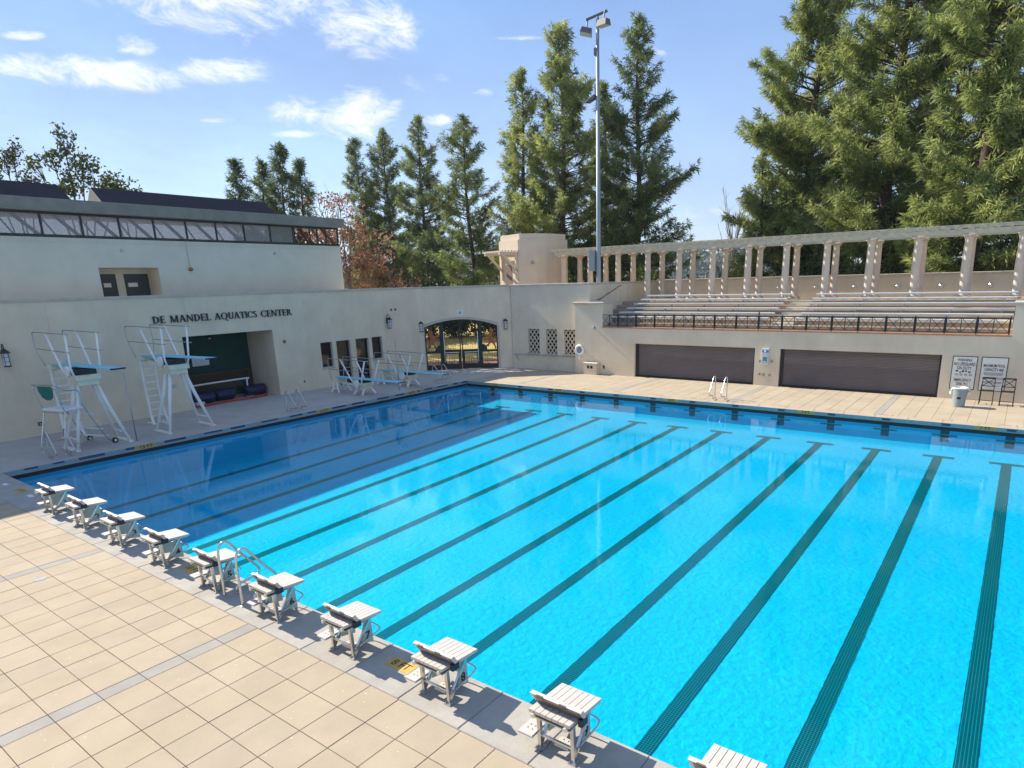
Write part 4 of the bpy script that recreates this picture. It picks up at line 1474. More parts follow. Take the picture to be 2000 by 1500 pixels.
# ================================================================== THINGS BY THE POOL
# ---- starting blocks
def starting_block(n, x):
    o = thing('starting_block', 'white starting block marked %d, %s from the shaded pool corner' % (n, ('first second third fourth fifth sixth seventh eighth ninth tenth').split()[n - 1]), 'starting block', (x, 0, 0.004), group='starting blocks along the pool end')
    # platform boards, front lower than back
    zt = lambda y: 0.655 - (y + 1.0) * 0.075
    pl = MB()
    w = 0.62 / 7
    for k in range(7):
        xa, xb = -0.31 + k * w + 0.0045, -0.31 + (k + 1) * w - 0.0045
        pts = []
        for y in (-1.0, -0.26):
            pts += [(xa, y, zt(y) - 0.045), (xb, y, zt(y) - 0.045), (xb, y, zt(y)), (xa, y, zt(y))]
        pl.add(pts, [(0, 1, 2, 3), (7, 6, 5, 4), (0, 4, 5, 1), (1, 5, 6, 2), (2, 6, 7, 3), (3, 7, 4, 0)])
    p = pl.build('platform', 'block_white', o)
    MB().box(-0.29, 0.29, -0.98, -0.28, 0.545, 0.562).build('underframe', 'steel_dull', o)
    for sx in (-1, 1):
        MB().lathe([(0.030, 0), (0.030, 0.03)], n=12).build('end_cap', 'yellowed', o, loc=(sx * 0.24, -0.985, 0.575)).rotation_euler = (R(90), 0, 0)
    # inclined kick plate
    kp = MB()
    for xa, xb in ((-0.36, 0.40),):
        ya, yb, za, zb = -0.80, -0.895, 0.645, 0.80
        kp.add([(xa, ya, za), (xb, ya, za), (xb, yb, zb), (xa, yb, zb), (xa, ya + 0.055, za + 0.012), (xb, ya + 0.055, za + 0.012), (xb, yb + 0.055, zb + 0.012), (xa, yb + 0.055, zb + 0.012)],
               [(0, 1, 2, 3), (7, 6, 5, 4), (3, 2, 6, 7), (0, 4, 5, 1), (0, 3, 7, 4), (1, 5, 6, 2)])
    kick = kp.build('kick_plate', 'block_white', o)
    MB().add([(-0.30, -0.806, 0.648), (0.37, -0.806, 0.648), (0.37, -0.893, 0.785), (-0.30, -0.893, 0.785), (-0.30, -0.812, 0.644), (0.37, -0.812, 0.644), (0.37, -0.899, 0.781), (-0.30, -0.899, 0.781)],
             [(3, 2, 1, 0), (4, 5, 6, 7), (0, 1, 5, 4), (1, 2, 6, 5), (2, 3, 7, 6), (3, 0, 4, 7)]).build('back_plate', 'kick_brown', kick)
    MB().box(0.345, 0.402, -0.875, -0.745, 0.585, 0.685).build('pivot', 'navy', kick)
    for xa in (-0.26, 0.08):
        MB().box(xa, xa + 0.10, -0.905, -0.880, 0.790, 0.806).build('slot', 'kick_brown', kick)
    for sx in (-1, 1):
        lx = sx * 0.255
        MB().bar((lx, -0.84, 0.0), (lx, -0.86, 0.56), 0.05, 0.05, (0, 1, 0)).build('leg', 'steel', o)
        MB().bar((lx, -0.82, 0.07), (lx, -0.46, 0.56), 0.04, 0.04, (1, 0, 0)).build('strut', 'steel', o)
        ft = MB()
        ft.box(lx - 0.06, lx + 0.06, -0.90, -0.78, 0.0, 0.012)
        for a, c in ((-0.04, -0.88), (0.04, -0.80), (-0.04, -0.80), (0.04, -0.88)):
            ft.lathe([(0.010, 0.012), (0.010, 0.03)], (lx + a, c, 0), 6)
        ft.build('foot_plate', 'steel_dull', o)
    # number panels on both sides
    for sx in (-1, 1):
        xx = sx * 0.232
        poly = [(-0.70, 0.16), (-0.42, 0.10), (-0.44, 0.545), (-0.56, 0.545)]
        bm = MB()
        bm.prism(poly, lambda q: (xx + 0.006, q[0], q[1]), lambda q: (xx - 0.006, q[0], q[1]))
        pn = bm.build('number_panel', 'block_panel', o)
        text_obj(str(n), 0.19, 0.002, 'black_ink', 'numeral', pn, frame4((xx + sx * 0.009, -0.525, 0.25), (0, sx, 0), (0, 0, 1)), 1.0, 0.004)
    text_obj(str(n), 0.11, 0.001, 'black_ink', 'numeral', p, frame4((0.0, -0.66, zt(-0.66) + 0.002), (-1, 0, 0), (0, -1, 0.075)), 1.0, 0.002)
    # low side step and rear step
    for nm, (xa, xb, ya, yb, z) in (('side_step', (-0.53, -0.30, -0.96, -0.66, 0.22)), ('rear_step', (-0.05, 0.16, -0.83, -0.66, 0.15))):
        s_ = MB().bevbox(xa, xb, ya, yb, z - 0.03, z, 0.008).build(nm, 'block_white', o)
        dots = MB()
        for i in range(2):
            for j in range(2):
                dots.lathe([(0.010, 0), (0.010, 0.003)], ((xa + xb) / 2 - 0.035 + 0.07 * i, (ya + yb) / 2 - 0.035 + 0.07 * j, z), 6)
        dots.build('bolt', 'dark_rubber', s_)
    MB().bar((-0.32, -0.83, 0.19), (0.24, -0.83, 0.19), 0.03, 0.03).build('cross_bar', 'steel', o)
    # backstroke grip
    MB().tube(bez([(0.25, -0.74, 0.14), (0.31, -0.48, 0.25), (0.33, -0.38, 0.30), (0.28, -0.32, 0.33), (0.0, -0.31, 0.34), (-0.28, -0.32, 0.33), (-0.33, -0.38, 0.30), (-0.31, -0.48, 0.25), (-0.25, -0.74, 0.14)], 4), 0.013, 7).build('grip_bar', 'steel', o, smooth=True)
    return o


for n in range(1, 11):
    starting_block(n, 6.322 + (n - 1) * 2.121)


# ---- grab rails (pairs), forward is +d
def grab_rail(label, pts, fwd, group=None, h=1.0):
    o = thing('grab_rail', label, 'grab rail', (*pts, 0.004), group=group)
    a = math.atan2(fwd[1], fwd[0])
    o.rotation_euler = (0, 0, a)
    prof = [(0, 0), (0, 0.45), (0.0, 0.80), (0.05, 0.95), (0.14, 1.0), (0.24, 0.94), (0.50, 0.62), (0.72, 0.36), (0.76, 0.27), (0.70, 0.20), (0.45, 0.17), (0.30, 0.14), (0.25, 0.08), (0.25, 0.0)]
    MB().tube(bez([(d, 0, z * h) for d, z in prof], 4), 0.024, 8).build('tube', 'steel', o, smooth=True)
    for d in (0, 0.25):
        MB().lathe([(0.05, 0), (0.05, 0.012), (0.03, 0.022)], (d, 0, 0), 12).build('flange', 'steel_dull', o)
    return o


for i, (yy, w) in enumerate(((1.47, 'nearer the lifeguard chair leg'), (2.05, 'nearer the first diving tower'))):
    grab_rail('steel grab rail in front of the lifeguard chair, %s' % w, (-0.95, yy), (1, 0), 'grab rails by the lifeguard chair')
for i, (yy, w) in enumerate(((11.37, 'left'), (11.95, 'right'))):
    grab_rail('steel grab rail in front of the equipment recess, %s one of the pair' % w, (-1.2, yy), (1, 0), 'grab rails by the recess')
for i, (yy, w) in enumerate(((21.6, 'left'), (22.4, 'right'))):
    grab_rail('steel grab rail beside the arched gate corner, %s one of the pair' % w, (-1.55, yy), (1, 0), 'grab rails by the gate')
for xx, w in ((15.45, 'left'), (16.05, 'right')):
    grab_rail('steel grab rail on the far deck before the roller doors, %s one of the pair' % w, (xx, 24.1), (0, -1), 'grab rails on the far deck', 1.1)
for xx, w in ((15.45, 'next to block five'), (16.08, 'next to block six')):
    grab_rail('shiny steel grab rail at the pool end, %s' % w, (xx, -0.88), (0, 1), 'grab rails between blocks five and six', 1.12)

# ---- flag poles on the left deck
for yy, h, lab in ((4.50, 2.75, 'tall thin steel pole standing between the two diving towers'), (18.45, 2.80, 'tall thin steel pole standing between the two low diving boards')):
    o = thing('flag_pole', lab, 'pole', (-1.1, yy, 0), group='backstroke flag poles')
    MB().tube([(0, 0, 0), (0, 0, h)], 0.022, 10).build('shaft', 'steel_dull', o, smooth=True)
    MB().lathe([(0.06, 0), (0.06, 0.02)], n=12).build('socket', 'steel', o)


# ---- diving towers
def tower3(label, yc, tip):
    o = thing('diving_tower', label, 'diving board', (0, yc, 0), group='high diving boards')
    z = 3.02
    # board
    bd = MB()
    xa, xb = -4.25, tip
    bd.add([(xa, -0.25, z + 0.02), (xb, -0.25, z + 0.16), (xb, 0.25, z + 0.16), (xa, 0.25, z + 0.02), (xa, -0.25, z + 0.07), (xb, -0.25, z + 0.185), (xb, 0.25, z + 0.185), (xa, 0.25, z + 0.07)],
           [(0, 3, 2, 1), (4, 5, 6, 7), (0, 1, 5, 4), (1, 2, 6, 5), (2, 3, 7, 6), (3, 0, 4, 7)])
    board = bd.build('board', 'board_blue', o)
    MB().box(xb - 0.03, xb + 0.004, -0.252, 0.252, z + 0.13, z + 0.188).build('board_end', 'navy', board)
    # fulcrum box and head casting
    hd = MB()
    hd.bevbox(-2.25, -1.35, -0.42, 0.42, z - 0.42, z - 0.22, 0.03)
    hd.bevbox(-2.15, -1.45, -0.36, 0.36, z - 0.62, z - 0.42, 0.02)
    hd.build('head_casting', 'yellowed', o)
    MB().box(-2.1, -1.5, -0.36, 0.36, z - 0.22, z + 0.0).build('fulcrum_base', 'dark_rubber', o)
    MB().tube([(-1.8, -0.40, z + 0.02), (-1.8, 0.40, z + 0.02)], 0.06, 12).build('fulcrum_roller', 'dark_rubber', o)
    MB().tube([(-1.95, -0.50, z - 0.08), (-1.95, -0.43, z - 0.08)], 0.21, 18).build('fulcrum_wheel', 'white_paint', o)
    # splayed double legs
    for sy in (-1, 1):
        for x0, x1 in ((-1.62, -1.15), (-1.98, -2.35)):
            bm = MB()
            pts = [(x0, sy * 0.30, z - 0.60), (x0 + (x1 - x0) * 0.25, sy * 0.52, z * 0.5), (x1, sy * 0.93, 0.0)]
            bm.tube(pts, [0.075, 0.075, 0.06], 8)
            bm.build('leg', 'white_paint', o, smooth=True)
        ft = MB()
        ft.bar((-2.42, sy * 0.93, 0.03), (-1.08, sy * 0.93, 0.03), 0.16, 0.06)
        ft.build('foot', 'white_paint', o)
        MB().bar((-2.2, sy * 0.80, 0.42), (-1.28, sy * 0.80, 0.42), 0.05, 0.06).build('leg_brace', 'white_paint', o)
    # ladder at the wall end
    ld = MB()
    for sy in (-1, 1):
        ld.tube([(-4.25, sy * 0.27, z + 0.02), (-4.28, sy * 0.27, 1.6), (-4.12, sy * 0.30, 0.35), (-3.95, sy * 0.32, 0.0)], [0.055, 0.055, 0.06, 0.07], 8)
        ld.bar((-4.5, sy * 0.32, 0.03), (-3.85, sy * 0.32, 0.03), 0.10, 0.06)
    lad = ld.build('ladder', 'white_paint', o)
    for k in range(9):
        zz = 0.33 + k * 0.31
        MB().box(-4.36, -4.14, -0.26, 0.26, zz - 0.024, zz + 0.024).build('rung', 'white_paint', lad)
    MB().bevbox(-4.45, -4.05, -0.34, 0.34, z - 0.14, z + 0.015, 0.02).build('top_step', 'yellowed', o)
    MB().bar((-4.2, 0, z - 0.18), (-2.2, 0, z - 0.38), 0.16, 0.14).build('spine', 'white_paint', o)
    # guard rails and their stanchions
    for sy in (-1, 1):
        y = sy * 0.52
        MB().tube(bez([(-4.38, y * 0.72, z + 0.0), (-4.52, y, z + 0.65), (-4.60, y, z + 1.22), (-4.5, y, z + 1.33), (-4.2, y, z + 1.35), (-1.0, y, z + 1.33)], 4), 0.021, 8).build('guard_rail', 'steel_dull', o, smooth=True)
        MB().tube([(-4.53, y, z + 0.70), (-1.05, y, z + 0.66)], 0.019, 8).build('guard_rail', 'steel_dull', o)
        MB().tube([(-2.15, sy * 0.40, z - 0.32), (-2.35, y * 0.95, z + 0.05), (-2.95 - 0.25, y, z + 1.34)], 0.042, 8).build('stanchion', 'white_paint', o, smooth=True)
        MB().tube([(-1.50, sy * 0.40, z - 0.32), (-1.45, y * 0.95, z + 0.05), (-1.25, y, z + 1.33)], 0.042, 8).build('stanchion', 'white_paint', o, smooth=True)
    return o


tower3('high blue diving board tower behind the lifeguard chair', 3.37, 1.45)
tower3('high blue diving board tower in front of the equipment recess', 6.75, 1.45)


def low_board(label, yc):
    o = thing('low_diving_board', label, 'diving board', (0, yc, 0), group='low diving boards')
    z = 0.80
    bd = MB()
    xa, xb = -4.05, 1.25
    bd.add([(xa, -0.25, z), (xb, -0.25, z + 0.05), (xb, 0.25, z + 0.05), (xa, 0.25, z), (xa, -0.25, z + 0.045), (xb, -0.25, z + 0.075), (xb, 0.25, z + 0.075), (xa, 0.25, z + 0.045)],
           [(0, 3, 2, 1), (4, 5, 6, 7), (0, 1, 5, 4), (1, 2, 6, 5), (2, 3, 7, 6), (3, 0, 4, 7)])
    board = bd.build('board', 'board_blue', o)
    MB().box(xb - 0.02, xb + 0.004, -0.252, 0.252, z + 0.03, z + 0.078).build('board_end', 'navy', board)
    # front stand: flared box on four feet
    fs = MB()
    fs.bevbox(-2.25, -1.45, -0.36, 0.36, 0.50, 0.66, 0.02)
    fs.bevbox(-2.18, -1.52, -0.31, 0.31, 0.32, 0.498, 0.02)
    fs.build('head_casting', 'yellowed', o)
    for sx in (-2.12, -1.58):
        for sy in (-1, 1):
            MB().bar((sx, sy * 0.22, 0.34), (sx + (0.10 if sx > -1.8 else -0.10), sy * 0.46, 0.0), 0.11, 0.08, (1, 0, 0)).build('leg', 'white_paint', o)
    MB().box(-2.1, -1.55, -0.30, 0.30, 0.66, 0.76).build('fulcrum_base', 'dark_rubber', o)
    MB().tube([(-1.9, -0.48, 0.62), (-1.9, -0.41, 0.62)], 0.20, 18).build('fulcrum_wheel', 'white_paint', o)
    MB().tube([(-1.8, -0.38, 0.77), (-1.8, 0.38, 0.77)], 0.05, 10).build('fulcrum_roller', 'dark_rubber', o)
    # rear stand
    rs = MB()
    rs.bevbox(-4.15, -3.75, -0.33, 0.33, 0.55, 0.79, 0.02)
    rs.build('rear_casting', 'yellowed', o)
    for sy in (-1, 1):
        bm = MB()
        bm.tube([(-4.1, sy * 0.30, 0.56), (-4.12, sy * 0.36, 0.2), (-4.2, sy * 0.40, 0.0)], [0.06, 0.05, 0.07], 8)
        bm.tube([(-3.8, sy * 0.30, 0.56), (-3.72, sy * 0.36, 0.25), (-3.55, sy * 0.42, 0.0)], [0.05, 0.05, 0.06], 8)
        bm.bar((-4.15, sy * 0.36, 0.22), (-3.7, sy * 0.36, 0.22), 0.05, 0.06)
        bm.build('leg', 'white_paint', o, smooth=False)
        y = sy * 0.50
        MB().tube(bez([(-4.12, y * 0.85, 0.75), (-4.16, y, 1.4), (-4.16, y, 1.80), (-4.05, y, 1.90), (-3.8, y, 1.92), (-0.75, y, 1.90)], 4), 0.020, 8).build('guard_rail', 'steel_dull', o, smooth=True)
        MB().tube([(-4.16, y, 1.32), (-0.8, y, 1.30)], 0.018, 8).build('guard_rail', 'steel_dull', o)
        MB().tube([(-2.15, sy * 0.36, 0.55), (-2.35, y * 0.9, 0.85), (-3.05, y, 1.90)], 0.040, 8).build('stanchion', 'white_paint', o, smooth=True)
        MB().tube([(-1.55, sy * 0.36, 0.55), (-1.45, y * 0.9, 0.85), (-1.0, y, 1.89)], 0.040, 8).build('stanchion', 'white_paint', o, smooth=True)
    MB().bar((-3.8, 0, 0.52), (-2.1, 0, 0.45), 0.12, 0.10).build('spine', 'white_paint', o)
    return o


low_board('low blue diving board in front of the office doors', 16.6)
low_board('low blue diving board nearest the arched gate', 19.9)

# ---- lifeguard chair
lg = thing('lifeguard_chair', 'steel lifeguard chair with green backrest and a small wheel', 'lifeguard chair', (-1.80, 2.45, 0), R(17))
for sx in (-1, 1):
    x = sx * 0.62
    MB().tube(bez([(x, -0.64, 0.0), (x, -0.62, 0.35), (x * 0.92, -0.36, 1.40), (x * 0.9, -0.34, 1.65), (x * 0.92, -0.52, 2.58)], 5), 0.022, 8).build('rear_leg', 'steel', lg, smooth=True)
    MB().tube(bez([(x * 0.92, -0.52, 2.58), (x * 0.92, -0.1, 2.32), (x * 0.92, 0.22, 2.30), (x * 0.92, 0.34, 2.15), (x * 0.92, 0.42, 1.62), (x, 0.95, 0.42), (x, 1.12, 0.16), (x, 1.28, 0.10)], 5), 0.022, 8).build('front_leg', 'steel', lg, smooth=True)
    MB().tube([(x, -0.62, 0.32), (x, 1.0, 0.32)], 0.018, 8).build('side_rail', 'steel', lg)
MB().tube([(-0.57, -0.52, 2.58), (0.57, -0.52, 2.58)], 0.022, 8).build('top_rail', 'steel', lg)
MB().tube([(-0.62, -0.62, 0.32), (0.62, -0.62, 0.32)], 0.018, 8).build('cross_rail', 'steel', lg)
MB().tube([(-0.57, -0.36, 1.52), (0.57, -0.36, 1.52)], 0.018, 8).build('cross_rail', 'steel', lg)
MB().bevbox(-0.56, 0.56, -0.36, 0.42, 1.58, 1.66, 0.02).build('seat', 'white', lg)
bk = [(-0.34, 2.52), (0.34, 2.52), (0.36, 2.34), (0.26, 2.10), (0.10, 2.00), (-0.10, 2.00), (-0.26, 2.10), (-0.36, 2.34)]
bm = MB()
bm.prism(bk, lambda p: (p[0], -0.47 - (p[1] - 2.2) * 0.12, p[1]), lambda p: (p[0], -0.43 - (p[1] - 2.2) * 0.12, p[1]))
bm.build('backrest', 'teal_cloth', lg)
for k in range(4):
    z = 1.30 - k * 0.32
    y = 0.45 + (1.62 - z) * 0.42
    MB().bevbox(-0.58, 0.58, y - 0.02, y + 0.14, z - 0.03, z, 0.006).build('step', 'white_paint', lg)
for sx in (-1, 1):
    wh = MB().tube([(sx * 0.66, 1.28, 0.11), (sx * 0.73, 1.28, 0.11)], 0.11, 18).build('wheel', 'dark_rubber', lg)
    MB().tube([(sx * 0.655, 1.28, 0.11), (sx * 0.735, 1.28, 0.11)], 0.055, 14).build('hub', 'white', wh)
    MB().lathe([(0.035, 0), (0.03, 0.06)], (sx * 0.62, -0.64, 0), 10).build('foot', 'white', lg)

# ---- things stored in the recess
gl = thing('pool_goal', 'white tube goal frame with black net in the recess', 'goal', (-7.6, 11.4, 0))
fr_ = MB()
fr_.tube(bez([(0.25, 1.55, 0.06), (0.25, 1.58, 0.9), (0.25, 1.45, 1.02), (0.25, -1.75, 0.98), (0.25, -1.85, 0.9), (0.25, -1.85, 0.06)], 4), 0.045, 8)
fr_.build('frame', 'white', gl, smooth=True)
nt_ = MB()
for k in range(30):
    y = -1.8 + 3.3 * k / 29
    nt_.tube([(0.20, y, 0.95), (-0.25, min(1.5, y + 0.55), 0.25)], 0.009, 4)
    nt_.tube([(0.20, y, 0.95), (-0.25, max(-1.8, y - 0.55), 0.25)], 0.009, 4)
tag(nt_.build('net', 'steel_dull', gl), kind='stuff')
MB().bevbox(0.05, 0.45, 1.35, 1.75, 0.0, 0.07, 0.01).build('foot', 'steel_dull', gl)
for i, (x, yy, l, lab) in enumerate(((-7.25, 10.35, 1.15, 'dark blue rolled cover at the left of the recess floor'), (-7.35, 11.62, 1.0, 'dark blue rolled cover in the middle of the recess floor'), (-7.35, 13.35, 1.15, 'dark blue bundle against the right side of the recess'))):
    o = thing('rolled_cover', lab, 'pool cover', (x, yy, 0), group='blue rolled covers in the recess')
    MB().tube([(0, -l / 2, 0.30), (0, -l / 2 + 0.05, 0.31), (0.01, 0, 0.31), (0, l / 2 - 0.05, 0.31), (0, l / 2, 0.30)], [0.26, 0.305, 0.31, 0.305, 0.26], 14).build('roll', 'blue_tarp', o)
    for k in (-0.25, 0.25):
        MB().tube([(0, k * l - 0.02, 0.31), (0, k * l + 0.02, 0.31)], 0.318, 14).build('strap', 'navy', o)
o = thing('lane_rope', 'red lane rope lying along the front of the recess', 'lane rope', (-6.5, 11.2, 0))
k = 0
rp = MB().tube(bez([(0, -1.95, 0.05), (0.10, -1.0, 0.05), (-0.05, 0.2, 0.05), (0.05, 1.2, 0.05), (-0.05, 2.4, 0.05)], 5), 0.012, 6).build('cable', 'navy', o)
pts = bez([(0, -1.95, 0.05), (0.10, -1.0, 0.05), (-0.05, 0.2, 0.05), (0.05, 1.2, 0.05), (-0.05, 2.4, 0.05)], 9)
f0 = None
for p, q in zip(pts, pts[1:]):
    MB().tube([p + (q - p) * 0.06, p + (q - p) * 0.94], 0.05, 8).build('float', 'red_line', o)
o = thing('lattice_panel', 'dark brown lattice panel standing at the back of the recess', 'fence panel', (-8.45, 11.6, 0))
mg = MB()
for k in range(30):
    y = -2.3 + 4.6 * k / 29
    mg.bar((0.02, y, 0.55), (0.02, min(2.3, y + 0.75), 1.35), 0.03, 0.012, (1, 0, 0))
    mg.bar((0.035, y, 0.55), (0.035, max(-2.3, y - 0.75), 1.35), 0.03, 0.012, (1, 0, 0))
tag(mg.build('mesh', 'orange', o), kind='stuff')
for z in (0.52, 1.36):
    MB().box(0.0, 0.05, -2.35, 2.35, z, z + 0.05).build('rail', 'orange', o)
for k in (-2.2, 2.2):
    MB().box(-0.02, 0.04, k - 0.03, k + 0.03, 0.0, 1.4).build('post', 'orange', o)
o = thing('white_tray', 'small pale plastic box on the recess floor by the lane rope', 'box', (-6.85, 9.98, 0))
MB().bevbox(-0.12, 0.12, -0.22, 0.22, 0, 0.16, 0.02).build('body', 'frost', o)
MB().box(-0.125, 0.125, -0.225, 0.225, 0.162, 0.18).build('lid', 'white', o)
o = thing('wall_sign', 'pale framed sign on the green back wall of the recess', 'sign', (-8.64, 11.25, 2.05))
MB().box(0, 0.02, -0.50, 0.50, -0.25, 0.25).build('frame', 'iron', o)
MB().box(0.021, 0.026, -0.46, 0.46, -0.21, 0.21).build('face', 'frost', o)
for k in range(5):
    MB().box(0.0265, 0.028, -0.36, 0.36 - 0.08 * (k % 2), 0.13 - k * 0.07, 0.15 - k * 0.07).build('print_line', 'steel_dull', o)
o = thing('security_light', 'small dark lamp under the recess ceiling', 'lamp', (-7.6, 11.4, 3.61))
MB().lathe([(0.06, -0.12), (0.05, 0.0)], n=12).build('mount', 'iron', o)
MB().lathe([(0.14, -0.26), (0.16, -0.20), (0.07, -0.12)], n=14).build('hood', 'iron', o)
MB().lathe([(0.02, -0.33), (0.07, -0.29), (0.07, -0.26)], n=12).build('bulb', 'white', o)


# ---- lanterns on the walls
def lantern(label, base, out, arm, s=1.0):
    """out: unit vector away from the wall"""
    o = thing('wall_lantern', label, 'lantern', base, math.atan2(out[1], out[0]), 'wall lanterns')
    cx = 0.24 if arm else 0.13
    MB().box(0, 0.03, -0.06, 0.06, -0.08, 0.28).build('backplate', 'iron', o)
    if arm:
        MB().tube(bez([(0.02, 0, 0.22), (0.03, 0, 0.42), (0.12, 0, 0.52), (0.22, 0, 0.46), (cx, 0, 0.30)], 5), 0.018, 6).build('arm', 'iron', o)
    else:
        MB().box(0.03, cx, -0.025, 0.025, 0.0, 0.05).build('arm', 'iron', o)
    z0 = 0.0
    MB().lathe([(0.19, 0.16), (0.185, 0.175), (0.05, 0.30), (0.02, 0.34)], (cx, 0, z0), 12).build('hood', 'iron', o)
    MB().lathe([(0.105, -0.34), (0.105, 0.15)], (cx, 0, z0), 12).build('glass', 'frost', o)
    MB().lathe([(0.125, -0.39), (0.125, -0.34)], (cx, 0, z0), 12).build('base_ring', 'iron', o)
    cage = MB()
    for k in range(4):
        a = R(45 + 90 * k)
        cage.tube([(cx + 0.113 * math.cos(a), 0.113 * math.sin(a), -0.35), (cx + 0.113 * math.cos(a), 0.113 * math.sin(a), 0.17)], 0.010, 5)
    for z in (-0.18, 0.0):
        cage.lathe([(0.118, z - 0.008), (0.118, z + 0.008)], (cx, 0, 0), 12)
    cage.build('cage', 'iron', o)
    return o


lantern('dark wall lantern at the left end of the long cream wall', (WX, 2.15, 3.40), (1, 0), True)
lantern('dark wall lantern on a curved arm above the office windows', (WX, 22.2, 3.50), (1, 0), True)
gi = -GN
p = gu(0.02, 3.05)
lantern('dark wall lantern left of the arched gate', (p.x - 0.02, p.y, p.z), gi, False)
p = gu(5.75, 3.05)
lantern('dark wall lantern right of the arched gate', tuple(p), gi, False)

# ---- small fittings
o = thing('exit_plate', 'small white plate on the wall over the arch', 'sign', tuple(gu(2.68, 3.86)), math.atan2(gi.y, gi.x))
MB().box(0, 0.02, -0.19, 0.19, -0.15, 0.15).build('plate', 'white', o)
MB().box(0.021, 0.024, -0.08, 0.08, -0.09, 0.09).build('mark', 'can_grey', o)
o = thing('fire_bell', 'small round alarm on the wall right of the recess', 'alarm', (WX, 14.72, 2.92))
b_ = MB().lathe([(0.09, 0), (0.09, 0.05), (0.05, 0.08)], n=14).build('gong', 'rust', o)
b_.rotation_euler = (0, R(90), 0)
MB().box(0, 0.03, -0.06, 0.06, -0.06, 0.06).build('box', 'iron', o)
for (yy, z, w, lab) in ((2.82, 0.5, 0.07, 'small dark outlet box low on the wall behind the lifeguard chair'), (8.51, 1.31, 0.07, 'grey outlet box on the wall left of the recess'), (15.69, 0.55, 0.05, 'round outlet low on the wall left of the office window'), (23.1, 1.22, 0.10, 'grey vent box on the wall left of the gate')):
    o = thing('outlet_box', lab, 'outlet', (WX, yy, z), group='outlets on the long wall')
    MB().bevbox(-w, w, -w * 1.1, w * 1.1, 0, 0.035, 0.01).build('cover', 'iron' if z < 1 else 'steel_dull', o).rotation_euler = (R(90), 0, R(90))
    k_ = MB().lathe([(w * 0.5, 0.036), (w * 0.5, 0.045)], n=10).build('socket', 'frost', o)
    k_.rotation_euler = (R(90), 0, R(90))
for yy, lab in ((22.6, 'left of the two small wall hooks above the lantern'), (22.95, 'right of the two small wall hooks above the lantern')):
    o = thing('wall_hook', lab, 'hook', (WX, yy, 4.27), group='small wall hooks')
    MB().box(0, 0.05, -0.03, 0.03, -0.07, 0.07).build('plate', 'iron', o)
    MB().tube([(0.05, 0, -0.03), (0.10, 0, -0.05), (0.12, 0, 0.02)], 0.012, 6).build('hook', 'iron', o)

# ring buoy on the pier
o = thing('ring_buoy', 'white ring buoy hanging on the pier left of the stand', 'ring buoy', (4.47, FY - 0.09, 1.47))
rb = MB()
N1, N2 = 28, 10
vs, fs = [], []
for i in range(N1):
    a = 2 * math.pi * i / N1
    for j in range(N2):
        t = 2 * math.pi * j / N2
        rr = 0.27 + 0.085 * math.cos(t)
        vs.append((rr * math.cos(a), 0.075 * math.sin(t), rr * math.sin(a)))
for i in range(N1):
    for j in range(N2):
        fs.append((i * N2 + j, i * N2 + (j + 1) % N2, ((i + 1) % N1) * N2 + (j + 1) % N2, ((i + 1) % N1) * N2 + j))
rb.add(vs, fs)
rb.build('ring', 'white', o, smooth=True)
MB().tube(bez([(-0.20, 0.0, 0.0), (-0.10, -0.03, 0.12), (0.08, -0.03, 0.10), (0.12, -0.02, -0.08), (-0.04, -0.02, -0.14), (-0.12, -0.02, 0.02), (0.02, -0.03, 0.06), (0.06, -0.03, -0.04)], 4), 0.022, 6).build('coiled_rope', 'can_grey', o)
MB().tube([(0, -0.03, -0.30), (0.01, -0.03, -0.58)], 0.035, 6).build('rope_tail', 'white', o)
MB().box(-0.05, 0.05, 0.04, 0.09, 0.10, 0.30).build('hanger', 'steel_dull', o)
# plaster service box at the foot of the pier
o = thing('service_box', 'low cream plaster box with two dark sockets at the pier foot', 'service box', (5.45, FY, 0))
MB().box(-0.47, 0.47, -0.42, 0, 0, 0.66).build('body', 'stucco', o)
MB().bevbox(-0.51, 0.51, -0.46, 0, 0.66, 0.74, 0.02).build('cap', 'stucco_pale', o)
for x in (-0.13, 0.11):
    MB().box(x - 0.08, x + 0.08, -0.435, -0.42, 0.38, 0.56).build('socket', 'iron', o)
o = thing('hose_tap', 'small dark tap on the wall beside the plaster box', 'tap', (6.22, FY, 0.47))
MB().box(-0.06, 0.06, -0.03, 0, -0.09, 0.09).build('plate', 'iron', o)
MB().tube([(0, -0.03, 0.03), (0, -0.12, 0.03), (0, -0.13, -0.05)], 0.018, 6).build('spout', 'steel_dull', o)
o = thing('flood_lamp', 'small white lamp at the corner of the pier and the ledge', 'lamp', (5.55, FY, 2.88))
MB().box(-0.05, 0.05, -0.05, 0, -0.08, 0.08).build('mount', 'iron', o)
MB().lathe([(0.03, 0), (0.10, 0.10), (0.10, 0.18)], n=12).build('head', 'frost', o, loc=(0, -0.05, 0)).rotation_euler = (R(100), 0, 0)

